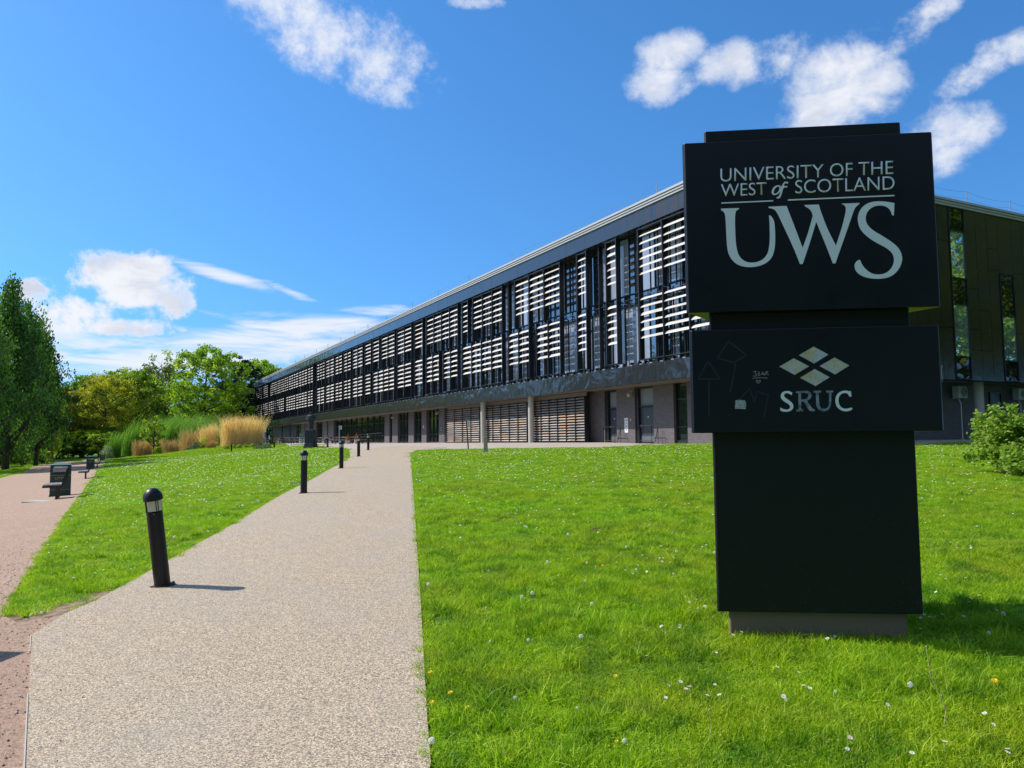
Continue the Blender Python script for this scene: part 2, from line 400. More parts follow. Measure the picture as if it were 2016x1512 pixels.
for t in (0, 15, 35, 60, 90, 120, 152):
    q = fpos(t, 1.0); CP.append((q.x, q.y, 1.33))
    q = fpos(t, -12.0); CP.append((q.x, q.y, 1.33))
for t in (60, 90, 120):
    q = fpos(t, 9.0); CP.append((q.x, q.y, 1.25))
_cp = np.array(CP); _X = _cp[:, :2]; _Z = _cp[:, 2]
def _phi(r2): return np.where(r2 > 1e-9, .5 * r2 * np.log(r2 + 1e-12), 0.0)
TPN = len(_X); _A = np.zeros((TPN + 3, TPN + 3))
_D = ((_X[:, None] - _X[None]) ** 2).sum(-1); _A[:TPN, :TPN] = _phi(_D) + np.eye(TPN) * 8.0
_A[:TPN, TPN] = 1; _A[:TPN, TPN+1:] = _X; _A[TPN, :TPN] = 1; _A[TPN+1:, :TPN] = _X.T
_W = np.linalg.solve(_A, np.concatenate([_Z, np.zeros(3)]))
def terrain_np(P):
    P = np.asarray(P, float).reshape(-1, 2); out = np.zeros(len(P))
    for i in range(0, len(P), 20000):
        p = P[i:i+20000]; r2 = ((p[:, None] - _X[None]) ** 2).sum(-1)
        out[i:i+20000] = _phi(r2) @ _W[:TPN] + _W[TPN] + p @ _W[TPN+1:]
    c = P - np.array([-25.0, 70.0]); rr = np.sqrt((c ** 2).sum(-1))
    k = np.clip((rr - 95) / 90, 0, 1); k = k * k * (3 - 2 * k)
    return np.clip(out, -1.6, 1.345) * (1 - k) + (-0.9) * k
def tz(x, y): return float(terrain_np([[x, y]])[0])
def gp(px, py):
    """point of the ground seen at a pixel of the photograph"""
    d = ray(px, py); s = 2.0
    for _ in range(4000):
        p = EYEV + d * s
        if p.z < tz(p.x, p.y): break
        s *= 1.004
    lo, hi = s / 1.004, s
    for _ in range(12):
        mid = (lo + hi) / 2; p = EYEV + d * mid
        if p.z < tz(p.x, p.y): hi = mid
        else: lo = mid
    return (p.x, p.y)
def G(x, y, dz=0.0): return (x, y, tz(x, y) + dz)
def at(px, y):
    """x on the column seen at px (taken at eye level) at distance y; stands on the ground"""
    d = ray(px, 868); x = d.x / d.y * y; return (x, y, tz(x, y))

def densify(poly, step):
    out = []
    for i in range(len(poly)):
        a, b = poly[i], poly[(i+1) % len(poly)]; L = math.dist(a, b); n = max(1, int(L / step))
        out += [(a[0] + (b[0]-a[0]) * j / n, a[1] + (b[1]-a[1]) * j / n) for j in range(n)]
    return out
def inside(poly, P):
    P = np.asarray(P); x, y = P[:, 0], P[:, 1]; r = np.zeros(len(P), bool); n = len(poly)
    for i in range(n):
        x0, y0 = poly[i]; x1, y1 = poly[(i+1) % n]
        if y0 == y1: continue
        c = ((y0 > y) != (y1 > y)) & (x < (x1 - x0) * (y - y0) / (y1 - y0) + x0); r ^= c
    return r
def sheet(name, poly, step, dz, m, jitter=0.0, skirt=.1):
    """a polygon laid on the terrain"""
    rnd = random.Random(5)
    P = densify(poly, step)
    if jitter: P = [(a + rnd.uniform(-jitter, jitter), b + rnd.uniform(-jitter, jitter)) for a, b in P]
    A = np.array(P); x0, y0 = A.min(0); x1, y1 = A.max(0); g = step * 1.3
    gx, gy = np.meshgrid(np.arange(x0, x1, g), np.arange(y0, y1, g)); Q = np.stack([gx.ravel(), gy.ravel()], 1)
    Q = Q[inside(P, Q)]
    pts = [Vector(p) for p in P] + [Vector(q) for q in Q.tolist()]
    n = len(P); V, E, F, _, _, _ = delaunay_2d_cdt(pts, [(i, (i+1) % n) for i in range(n)], [], 0, 1e-4)
    Vn = np.array([tuple(v) for v in V]); z = terrain_np(Vn) + dz
    cen = np.array([Vn[list(f)].mean(0) for f in F]); ins = inside(P, cen)
    F = [tuple(f) for f, i in zip(F, ins) if i]
    me = bpy.data.meshes.new(name); me.from_pydata([(a, b, c) for (a, b), c in zip(Vn.tolist(), z)], [], F)
    bm = bmesh.new(); bm.from_mesh(me); bmesh.ops.recalc_face_normals(bm, faces=bm.faces)
    if sum(f.normal.z for f in bm.faces) < 0: bmesh.ops.reverse_faces(bm, faces=bm.faces)
    bd = [e for e in bm.edges if e.is_boundary]; r = bmesh.ops.extrude_edge_only(bm, edges=bd)
    for v in r['geom']:
        if isinstance(v, bmesh.types.BMVert): v.co.z -= skirt
    bm.to_mesh(me); bm.free(); me.update(); me.materials.append(m)
    return tag(link(name, me), kind='structure')

# outlines, surveyed
PATH_R = [gp(*p) for p in ((848, 1512), (841, 1420), (829, 1200), (821, 1080), (815, 980), (811, 930), (809, 905), (808, 893))]
PATH_L = [gp(*p) for p in ((50, 1512), (62, 1256), (128, 1212), (190, 1186), (236, 1160), (300, 1124), (380, 1078), (520, 996), (600, 952), (662, 918), (690, 901))]
pl0, pr0 = PATH_L[0], PATH_R[0]
PATH = [(pl0[0] - .25, -6.0)] + PATH_L + [(-10.8, 50.5), (-8.0, 52.0), (-4.0, 46.5), (-5.4, 43.5)] + PATH_R[::-1] + [(pr0[0] + .05, -6.0)]
TERR = [(-10.6, 50.3), (-8.0, 52.0), (-4.0, 46.5), (-5.4, 43.5), (-4.6, 43.9), (0, 44.2), (4.2, 43.2), (7.5, 40.2), (9.6, 36.4), (11.5, 33.6), (13.5, 33.4)]
q0 = fpos(-3.2, -26); q1 = fpos(3, -26); q2 = fpos(3, -4); q3 = fpos(160, -4); q4 = fpos(160, 8)
TERR += [(q0.x, q0.y), (q1.x, q1.y), (q2.x, q2.y), (q3.x, q3.y), (q4.x, q4.y)] + [(-44.5, 128), (-36.5, 112), (-31, 101), (-24.5, 84), (-19.0, 70.5), (-15.8, 64.5)]
RED_R = [gp(*p) for p in ((0, 1216), (28, 1178), (98, 1066), (142, 1000), (170, 958), (190, 928), (205, 911))]
RED_L = [gp(*p) for p in ((0, 942), (60, 922), (110, 908), (150, 899.5))]
RED = [(-40, -6.0), (pl0[0] + .1, -6.0), (PATH_L[0][0] + .1, PATH_L[0][1]), (PATH_L[1][0] + .1, PATH_L[1][1]), (PATH_L[2][0] + .05, PATH_L[2][1] - .05), (PATH_L[3][0], PATH_L[3][1] + .0)]
RED += [gp(120, 1214), gp(60, 1224), gp(30, 1230)] + RED_R + [at(212, 90)[:2], at(205, 118)[:2], at(190, 135)[:2], at(130, 150)[:2], at(60, 165)[:2], (-150, 170), (-150, 163), at(70, 150)[:2], at(140, 128)[:2], at(172, 110)[:2]] + RED_L[::-1] + [(-33, 30), (-38, 10)]

# ground sheet: polar grid round the camera
def build_ground():
    rr = [0.0]; r = 1.0
    while r < 3000: rr.append(r); r *= 1.02 if r < 250 else 1.25
    na = 360; V = [(0, 0)]
    for r in rr[1:]:
        for i in range(na):
            a = 2 * math.pi * i / na; V.append((r * math.sin(a), r * math.cos(a)))
    V = np.array(V); z = terrain_np(V)
    far = np.clip((np.hypot(V[:, 0], V[:, 1]) - 400) / 1500, 0, 1); z -= far * 3
    F3 = [(0, 1 + (i+1) % na, 1 + i) for i in range(na)]
    F4 = []
    for j in range(len(rr) - 2):
        a = 1 + j * na; b = a + na
        F4 += [(a + i, a + (i+1) % na, b + (i+1) % na, b + i) for i in range(na)]
    me = bpy.data.meshes.new('ground'); me.from_pydata(np.column_stack([V, z]).tolist(), [], F3 + F4)
    bm = bmesh.new(); bm.from_mesh(me); bmesh.ops.recalc_face_normals(bm, faces=bm.faces)
    if sum(f.normal.z for f in bm.faces) < 0: bmesh.ops.reverse_faces(bm, faces=bm.faces)
    bm.to_mesh(me); bm.free()
    me.polygons.foreach_set('use_smooth', [True] * len(me.polygons)); me.materials.append(MT['ground'])
    # bare trodden soil beside the junction of the two paths
    dry = np.zeros(len(V)); j0 = np.array(gp(110, 1222)); j1 = np.array(gp(230, 1166)); j2 = np.array(gp(30, 1222)); dry = np.clip(1.6 * (np.exp(-((V - j0) ** 2).sum(-1) / .35) + .8 * np.exp(-((V - j1) ** 2).sum(-1) / .08) + np.exp(-((V - j2) ** 2).sum(-1) / .2)), 0, 1)
    a = me.attributes.new('dry', 'FLOAT', 'POINT'); a.data.foreach_set('value', dry.astype(np.float32))
    return tag(link('ground', me), kind='structure')
build_ground()
sheet('path', PATH, .6, .022, MT['path'], 0.0)
sheet('terrace', TERR, 1.5, .012, MT['terr'], 0.0)
sheet('red_path', RED, .8, .012, MT['red'], .035)
# pale edging strips along the left side of the concrete path
eb = MB()
def strip(a, b, w=.02, h=.03):
    a = Vector((a[0], a[1], 0)); b = Vector((b[0], b[1], 0)); d = (b - a).normalized(); n = Vector((-d.y, d.x, 0)) * w
    za, zb = tz(a.x, a.y) + .005, tz(b.x, b.y) + .005
    P = [a - n, a + n, b + n, b - n]; Z = [za, za, zb, zb]
    eb.add([(p.x, p.y, z) for p, z in zip(P, Z)] + [(p.x, p.y, z + h) for p, z in zip(P, Z)], [(0,3,2,1),(4,5,6,7),(0,1,5,4),(1,2,6,5),(2,3,7,6),(3,0,4,7)])
A0, A1 = PATH_L[0], PATH_L[1]
def lp(t): return (A0[0] + (A1[0]-A0[0]) * t - .006, A0[1] + (A1[1]-A0[1]) * t)
strip(lp(-1.0), lp(.42), .0035, .022); strip(lp(.8), lp(1.0), .003, .022)
tag(eb.build('path_edging', mat('pale edging', (.45, .41, .35), .8)), 'thin pale concrete edging strip between pebble path and red path', 'edging')

# ------------------------------------------------------------------ grass
rng = np.random.default_rng(11)
def blades(n, size, hmin, hmax, w, lean, rs):
    """n grass blades, each two quads narrowing to the tip"""
    x = rs.uniform(-size/2, size/2, n); y = rs.uniform(-size/2, size/2, n); h = rs.uniform(hmin, hmax, n) * (0.65 + .5 * rs.random(n))
    a = rs.uniform(0, 2*np.pi, n); la = rs.uniform(0, 2*np.pi, n); ln = rs.uniform(.1, 1, n) * lean * h
    wx, wy = np.cos(a) * w * .5, np.sin(a) * w * .5; lx, ly = np.cos(la) * ln, np.sin(la) * ln
    B = np.stack([x, y, np.zeros(n)], 1); W = np.stack([wx, wy, np.zeros(n)], 1)
    Mi = B + np.stack([lx*.35, ly*.35, h*.6], 1); T = B + np.stack([lx, ly, h], 1)
    V = np.stack([B - W, B + W, Mi + W*.8, Mi - W*.8, T + W*.15, T - W*.15], 1).reshape(-1, 3)
    i = np.arange(n)[:, None] * 6; F = np.concatenate([i + [0, 1, 2, 3], i + [3, 2, 4, 5]], 1).reshape(-1, 4)
    t = np.repeat(np.clip(rs.normal(.5, .27, n), 0, 1), 6)
    return V, F, t
MT['grass'] = leafy('lawn grass blades', (.12, .23, .012), (.28, .44, .018), (.55, .62, .13), .45, .5, .45, .2)
_k = MN(MT['grass']); _s0 = _k.b.inputs['Base Color'].links[0].from_socket; _src = _k.mix(1.0, _s0, (1.22, 1.06, .6), 'MULTIPLY')
_n1 = _k.noise(_k.co('World'), 3.2, 5, .65); _fk = _k.ramp(_n1, [(.36, (1, 1, 1)), (.56, (0, 0, 0))])
_c2 = _k.mix(_fk, _src, _k.mix(1.0, _src, (.42, .60, .8), 'MULTIPLY'))
_n3 = _k.noise(_k.co('World'), 1.3, 5, .7); _c2 = _k.mix(_k.ramp(_n3, [(.56, (0, 0, 0)), (.72, (.42, .42, .42))]), _c2, (.46, .44, .10))
for _l in list(_k.t.links):
    if _l.from_socket == _s0 and _l.to_node.bl_idname in ('ShaderNodeBsdfPrincipled',): _k.l(_c2, _l.to_socket)
_tn = [q for q in _k.t.nodes if q.bl_idname == 'ShaderNodeBsdfTranslucent'][0]; _k.l(_k.mix(1.0, _c2, (1.3, 1.4, .6), 'MULTIPLY'), _tn.inputs[0])
gcol = bpy.data.collections.new('grass sources')
def patch(i, n, size, h0, h1, w, lean, clover=0):
    rs = np.random.default_rng(100 + i); V, F, t = blades(n, size, h0, h1, w, lean, rs)
    if clover:      # flat little leaves between the blades
        c = np.stack([rs.uniform(-size/2, size/2, clover), rs.uniform(-size/2, size/2, clover), rs.uniform(.012, h1*.6, clover)], 1)
        a = rs.uniform(0, 6.28, clover); s = rs.uniform(.005, .011, clover)[:, None]
        u = np.stack([np.cos(a), np.sin(a), rs.uniform(-.5, .5, clover)], 1) * s; v = np.stack([-np.sin(a), np.cos(a), rs.uniform(-.5, .5, clover)], 1) * s
        V2 = np.stack([c-u, c-v*.8, c+u, c+v*.8], 1).reshape(-1, 3); F2 = (np.arange(clover)[:, None] * 4 + [0, 1, 2, 3]) + len(V)
        V = np.concatenate([V, V2]); F = np.concatenate([F, F2]); t = np.concatenate([t, np.repeat(rs.uniform(.1, .8, clover), 4)])
    me = np_mesh('grass_patch', V, F, {'tint': t}, MT['grass']); o = bpy.data.objects.new('grass_patch_%02d' % i, me); gcol.objects.link(o)
# 0-5 fine (near), 6-9 coarse (far)
for i in range(6): patch(i, 520, .36, .020, .070 + .008 * (i % 3), .0046, 1.15, 110)
for i in range(6, 10): patch(i, 420, 1.0, .03, .075, .013, .8, 60)
for i in range(10, 12): patch(i, 60, .13, .02, .055, .0042, 1.1, 8)
patch(12, 110, .17, .05, .115, .0052, 1.25, 0); patch(13, 70, .12, .06, .13, .0055, 1.4, 0); patch(14, 16, .03, .035, .075, .017, 2.2, 0)
def scatter_area(x0, x1, y0, y1, sp):
    gx, gy = np.meshgrid(np.arange(x0, x1, sp), np.arange(y0, y1, sp)); P = np.stack([gx.ravel(), gy.ravel()], 1)
    return P + rng.uniform(-sp*.45, sp*.45, P.shape)
def vis(P, margin=60):
    q = P / np.maximum(P[:, 1:2], .1); return (P[:, 1] > 2.6) & (np.abs(q[:, 0]) < (1008 + margin) / FPX)
def off_paths(P, pad=0.0):
    m = np.zeros(len(P), bool)
    for poly in (PATH, TERR, RED):
        m |= inside(poly, P)
        if pad:
            for dx, dy in ((pad, 0), (-pad, 0), (0, pad), (0, -pad)): m |= inside(poly, P + [dx, dy])
    bq = np.stack([(P[:, 0] - CORNER.x) * FD.x + (P[:, 1] - CORNER.y) * FD.y, (P[:, 0] - CORNER.x) * FN.x + (P[:, 1] - CORNER.y) * FN.y], 1)
    m |= (bq[:, 0] > -1.5) & (bq[:, 0] < 153) & (bq[:, 1] < .5)
    return ~m
_ph = rng.uniform(0, 6.28, 24); _kx = rng.normal(0, 1, 24); _ky = rng.normal(0, 1, 24)
def hmod(P):
    """uneven height of an unmown lawn: a few waves of 0.4 to 4 m"""
    v = np.zeros(len(P))
    for i in range(24):
        f = (1.6, 3.8, 9.0)[i % 3]; v += np.sin(P[:, 0] * _kx[i] * f + P[:, 1] * _ky[i] * f + _ph[i]) * (.16, .15, .13)[i % 3]
    return np.clip(.95 + v * .62, .35, 1.9)
pts, scl, idx = [], [], []
for (y0, y1, sp, s, near) in ((-.5, 9, .19, .9, 1), (9, 17, .24, 1.1, 1), (17, 30, .34, 1.5, 1), (30, 60, .62, 1.0, 0), (60, 100, 1.0, 1.6, 0), (100, 170, 1.8, 2.4, 0)):
    P = scatter_area(-.75 * y1 - 4.5, .72 * y1 + 4.5, y0, y1, sp); P = P[np.abs(P[:, 0]) < .68 * np.maximum(P[:, 1], 0) + (4.2 if near else 3.0)]; P = P[off_paths(P, .12 if near and y0 < 17 else .3)]
    pts.append(P); n = len(P)
    scl.append(np.stack([np.full(n, s), np.full(n, s), rng.uniform(.6, 1.0, n) * hmod(P) * (1 if y0 < 60 else 1.2)], 1))
    idx.append(rng.integers(0, 6, n) if near else rng.integers(6, 10, n))
for n_, y1_, kk in ((2600, 16, (12, 14)), (1100, 15, (14, 15))):
    P = np.stack([rng.uniform(-.7 * y1_, .7 * y1_, n_ * 2), rng.uniform(2.8, y1_, n_ * 2)], 1); w_ = hmod(P * 1.7 + 3.1); P = P[rng.random(len(P)) < np.clip(w_ - .45, 0.05, 1)]
    P = P[vis(P, 60)]; P = P[off_paths(P, .12)]; n = len(P); pts.append(P); scl.append(np.stack([np.full(n, 1.1)] * 2 + [rng.uniform(.6, 1.1, n)], 1)); idx.append(rng.integers(kk[0], kk[1], n))
# fringe of narrow tufts along the path edges
for edge in (PATH_R, PATH_L[2:], RED_R):
    for a, b in zip(edge[:-1], edge[1:]):
        L = math.dist(a, b)
        if a[1] > 32: continue
        n = int(L / .03 * (1 if a[1] < 14 else .5)); t = rng.random(n)[:, None]
        P = np.array(a) * (1 - t) + np.array(b) * t
        side = 1 if edge is PATH_R else -1
        if edge is RED_R: side = 1
        P = P + np.stack([side * np.abs(rng.normal(0, .035, n)) + side * .015, np.zeros(n)], 1)
        pts.append(P); scl.append(np.stack([np.full(n, 1.0), np.full(n, 1.0), rng.uniform(.5, 1.0, n)], 1)); idx.append(rng.integers(10, 12, n))
P = np.concatenate(pts); S = np.concatenate(scl); I = np.concatenate(idx)
bare = np.exp(-((P - np.array(gp(100, 1222))) ** 2).sum(-1) / .35) + np.exp(-((P - np.array(gp(225, 1172))) ** 2).sum(-1) / .10)
keep = rng.random(len(P)) > bare * 1.1
P, S, I = P[keep], S[keep], I[keep]
lump = terrain_np(P)
e = .3; zx = (terrain_np(P + [e, 0]) - lump) / e; zy = (terrain_np(P + [0, e]) - lump) / e
yaw = rng.uniform(0, 2*np.pi, len(P))
rot = np.zeros((len(P), 3))
for i in range(len(P)):
    nrm = Vector((-zx[i], -zy[i], 1)).normalized()
    q = nrm.to_track_quat('Z', 'Y').to_matrix() @ Matrix.Rotation(yaw[i], 3, 'Z'); rot[i] = q.to_euler()
gm = bpy.data.meshes.new('grass'); gm.vertices.add(len(P)); gm.vertices.foreach_set('co', np.column_stack([P, lump]).astype(np.float32).ravel())
for nm, arr, ty in (('rot', rot, 'FLOAT_VECTOR'), ('scl', S, 'FLOAT_VECTOR')):
    a = gm.attributes.new(nm, ty, 'POINT'); a.data.foreach_set('vector', arr.astype(np.float32).ravel())
a = gm.attributes.new('pick', 'INT', 'POINT'); a.data.foreach_set('value', I.astype(np.int32))
grass = tag(link('grass', gm), 'short green lawn grass on both sides of the pebble path', 'grass', kind='stuff')
def scatter_nodes(coll):
    ng = bpy.data.node_groups.new('scatter', 'GeometryNodeTree')
    ng.interface.new_socket('Geometry', in_out='INPUT', socket_type='NodeSocketGeometry'); ng.interface.new_socket('Geometry', in_out='OUTPUT', socket_type='NodeSocketGeometry')
    gi = ng.nodes.new('NodeGroupInput'); go = ng.nodes.new('NodeGroupOutput')
    ci = ng.nodes.new('GeometryNodeCollectionInfo'); ci.inputs['Collection'].default_value = coll; ci.inputs['Separate Children'].default_value = True; ci.inputs['Reset Children'].default_value = True
    iop = ng.nodes.new('GeometryNodeInstanceOnPoints'); iop.inputs['Pick Instance'].default_value = True
    def att(nm, ty):
        n = ng.nodes.new('GeometryNodeInputNamedAttribute'); n.data_type = ty; n.inputs['Name'].default_value = nm; return n.outputs[0]
    ng.links.new(gi.outputs[0], iop.inputs['Points']); ng.links.new(ci.outputs[0], iop.inputs['Instance'])
    ng.links.new(att('pick', 'INT'), iop.inputs['Instance Index']); ng.links.new(att('rot', 'FLOAT_VECTOR'), iop.inputs['Rotation']); ng.links.new(att('scl', 'FLOAT_VECTOR'), iop.inputs['Scale'])
    ng.links.new(iop.outputs[0], go.inputs[0]); return ng
md = grass.modifiers.new('scatter', 'NODES'); md.node_group = scatter_nodes(gcol)
print('grass patches', len(P))
# ------------------------------------------------------------------ the long university building
bld = empty('campus_building', tuple(CORNER), EA, 'long three storey black campus building with cream louvres across its upper floors', 'building')
Z_SOF, Z_F1, Z_F2, Z_F3, Z_TOP = 3.41, 4.47, 12.50, 13.45, 13.86
LEN = t_at(502, 8.0, 0.0); print('facade length', LEN)
DEEP = 30.0
def part(mb, name, m, smooth=False, bevel=0, label=None, parent=None):
    o = mb.build(name, m, parent or bld, smooth, bevel)
    if label: o['label'] = label
    return o
# body: upper volume, core of the ground floor, roof
b = MB(); b.box(.9, LEN - .3, -DEEP + .3, -.95, Z_SOF + .25, Z_F3 - .05); part(b, 'upper_storey_wall', MT['dark'])
b = MB(); b.box(2.4, LEN - 1.5, -DEEP + 2.5, -2.62, -.5, Z_SOF + .1); part(b, 'ground_storey_wall', MT['brick'])
b = MB(); b.box(.4, LEN - .05, -DEEP + .1, -.35, Z_F3 + .0, Z_F3 + .25); part(b, 'roof', MT['slab'])
b = MB(); b.box(.12, LEN - .05, -DEEP + .1, -.12, Z_SOF + .02, Z_SOF + .2); part(b, 'soffit', MT['soffit'])
# roof trim in three steps, long side and end
def steps(name, lo, hi, out0, endwall=False):
    b = MB(); h = (hi - lo) / 3
    for k in range(3):
        o = out0 + .05 * k
        if endwall: b.box(-o, -o + .35, -DEEP, .02, lo + h*k + .004, lo + h*(k+1) - (.035 if k < 2 else 0))
        else: b.box(-o, LEN, o - .35, o, lo + h*k + .004, lo + h*(k+1) - (.035 if k < 2 else 0))
    if endwall: b.box(-out0 + .01, -out0 + .4, -DEEP, 0, lo, hi)
    else: b.box(-out0, LEN, out0 - .4, out0 - .01, lo, hi)
    part(b, name, MT['trim'])
steps('roof_trim', Z_F3 + .01, Z_TOP, .10)
# fascia bands in 2.35 m sheets with open joints
def band(name, z0, z1, sheetw=2.35):
    b = MB(); t = 0.0; rs = random.Random(3)
    while t < LEN - .1:
        t1 = min(t + sheetw, LEN); o = rs.uniform(-.004, .004)
        b.box(t + .006, t1 - .006, -.25, o, z0, z1); t = t1
    b.box(0, LEN, -.30, -.02, z0 + .01, z1 - .01)
    return part(b, name, MT['fascia'])
band('upper_fascia', Z_F2, Z_F3); band('lower_fascia', Z_SOF, Z_F1)
b = MB(); b.box(0, LEN, -.99, -.30, Z_F1 - .12, Z_F1 - .02); b.box(0, LEN, -.99, -.30, Z_F2 + .02, Z_F2 + .1); part(b, 'service_ledge', MT['slab'])
b = MB(); b.box(.02, LEN - .02, -.93, -.88, 8.30, 8.86); part(b, 'floor_slab', MT['glass'])
# glazing: 50 windows on each floor, each a run of panes with its own frame
NW = 50; W = (LEN - 1.0) / NW
rs = random.Random(8)
variants = []
for k in range(4):
    cuts = [0.0]; 
    while cuts[-1] < W - .7: cuts.append(cuts[-1] + rs.choice([.62, .85, 1.1, 1.35]))
    cuts = [c for c in cuts if c < W - .3] + [W]
    g = MB()
    for i, (a, c) in enumerate(zip(cuts[:-1], cuts[1:])):
        tilt = rs.uniform(-.004, .004); top = 3.72; g.cm = 1 if rs.random() < .38 else 0
        g.add([(a+.02, -.90 + tilt, .02), (c-.02, -.90 - tilt, .02), (c-.02, -.90 - tilt, top), (a+.02, -.90 + tilt, top)], [(0, 1, 2, 3)])
        g.add([(a+.02, -.93, .02), (c-.02, -.93, .02), (c-.02, -.93, top), (a+.02, -.93, top)], [(3, 2, 1, 0)])
    f = MB()
    for c in cuts[:-1]:
        w = rs.choice([.035, .05, .08]); f.box(c, c + w, -.93, -.84, 0, 3.76)
    f.box(0, W, -.93, -.80, 0, .06); f.box(0, W, -.93, -.80, 3.70, 3.76)
    k2 = rs.choice([1, 2]); f.box(cuts[k2], cuts[k2+1], -.93, -.80, 2.8, 2.86)
    # some panes use the glass with the sky reflection in its colour
    variants.append((g.mesh('window', [MT['glass'], MT['skypane']]), f.mesh('frame', [MT['frame']])))
for row, z in ((0, Z_F1 + .02), (1, 8.9)):
    for i in range(NW):
        gm_, fm_ = variants[(i * 7 + row * 3 + (i // 5)) % 4]
        w = link('window', gm_, bld); w.location = (.5 + i * W, 0, z - (.0 if row else 0)); w.scale = (1, 1, 1 if row == 0 else .955)
        f = link('frame', fm_, w)
# louvre blocks: photo columns of each block in the two rows
ROW1 = [(1254.7, 1412), (1191.5, 1211.6), (1134.5, 1152.8), (1012.3, 1100.8), (930, 987.3), (909, 920), (838.5, 900), (815, 831), (781, 809), (750, 776), (733, 745.5), (717.6, 729.6), (693.6, 713),
        (675.7, 690), (659, 672.5), (640.7, 656.6), (623, 638.5), (604.8, 615.5), (587, 603.7), (581, 586.3), (567.5, 581), (552.6, 566.8), (545, 552), (531.5, 544), (518, 526.3), (503, 515.2)]
ROW2 = [(1257.6, 1412), (1192.7, 1214), (1135, 1154), (1054.7, 1101.9), (999.8, 1040.5), (909, 987.7), (871.7, 899.8), (838, 863.4), (815, 831), (781, 808.6), (733.4, 775.2), (717.6, 728.6), (693.2, 712.7),
        (675.7, 689.5), (659, 672.5), (640.7, 656.6), (623, 637.6), (604.8, 615), (581.5, 603.2), (562.4, 580.4), (543.8, 558.2), (528, 543), (517, 526.3), (503, 515.2)]
SLAT_W = .245; TH = R(48)
def slat_prof(z, dth=0.0):
    TH = R(48) + dth
    c, s_ = math.cos(TH) * SLAT_W / 2, math.sin(TH) * SLAT_W / 2; nx, nz = s_ / SLAT_W * 2 * .022, c / SLAT_W * 2 * .022
    # low edge outward, high edge inward; slightly thicker in the middle
    y = -.16
    return [(y + c, z - s_), (y + nx, z + nz), (y - c, z + s_), (y - nx, z - nz)]
def block(z_first, n, pitch, t0, t1, seedv):
    rs = random.Random(seedv); b = MB(); f = MB()
    L = t1 - t0; k = max(1, round(L / 2.0)); step = L / k
    for i in range(n):
        z = z_first - pitch * i
        for j in range(k):
            a, c = t0 + j * step + .035, t0 + (j + 1) * step - .035
            b.extr(slat_prof(z + rs.uniform(-.008, .008), rs.gauss(0, .07)), a, c, 'x')
    return b, k, step
def louvre_set(rows, z_first, name_z0, name_z1, sd):
    for i, (pa, pb) in enumerate(rows):
        zc = (name_z0 + name_z1) / 2
        ta, tb = t_at(pb, zc, 0), t_at(pa, zc, 0)
        if tb <= ta: ta, tb = tb, ta
        ta = max(ta, .3); tb = min(tb, LEN - .08)
        b, k, step = block(z_first, 6, .445, ta, tb, sd + i)
        o = part(b, 'louvre_panel', MT['slat'])
        f = MB()
        zlo, zhi = (Z_F1 + .25, 8.60) if sd == 0 else (8.62, Z_F2 - .12)
        for j in range(k + 1):
            t = ta + j * step; f.box(t - .032, t + .032, -.36, -.02, zlo, zhi)
        if sd == 0: f.box(ta, tb, -.36, -.06, zlo, zlo + .05)
        else: f.box(ta, tb, -.36, -.06, zhi - .05, zhi)
        rq = random.Random(sd + i); t = ta + .4
        while t < tb - .3: f.box(t - .022, t + .022, -.50, -.42, zlo, zhi); t += rq.choice([.55, .7, .9])
        part(f, 'louvre_frame', MT['frame'], parent=o)
louvre_set(ROW2, 8.30 - .02, 5.8, 8.4, 0)
louvre_set(ROW1, 11.98, 9.6, 12.0, 100)
# plain fins between the blocks, thin rail and bracket feet
occ = [(t_at(b_, 7, 0), t_at(a_, 7, 0)) for a_, b_ in ROW2]
t = .6; rs = random.Random(4)
while t < LEN - .5:
    if not any(a - .3 < t < c + .3 for a, c in occ):
        f = MB(); f.box(t - .03, t + .03, -.62, -.30, Z_F1 + .1, Z_F2 - .05); part(f, 'fin', MT['frame'])
    t += rs.choice([1.3, 1.7, 2.1])
f = MB(); f.tube([(0.2, -.42, 8.50), (LEN - .2, -.42, 8.50)], .02)
t = .5
while t < LEN - .5: f.box(t - .02, t + .02, -.72, -.40, 8.45, 8.52); f.box(t-.015, t+.015, -.44, -.41, 8.50, 8.72); t += .95
part(f, 'maintenance_rail', MT['frame'])
t = .4; rs = random.Random(9); rest = MB(); cnt = 0
while t < LEN - .4:
    f = MB() if cnt < 100 else rest; cnt += 1
    f.box(t, t + .16, -.22, -.06, Z_F1 + .01, Z_F1 + .105); f.box(t + .05, t + .11, -.36, -.1, Z_F1 + .10, Z_F1 + .22); t += rs.choice([.42, .6, .75])
    if cnt <= 100: part(f, 'bracket_foot', MT['frame'])
o = part(rest, 'bracket_feet', MT['frame']); o['kind'] = 'stuff'
f = MB(); t = .7
while t < LEN - .4: f.box(t, t + .24, -.26, -.03, Z_F1 + .004, Z_F1 + .055); t += .95
part(f, 'fixing_plate', MT['steel'])
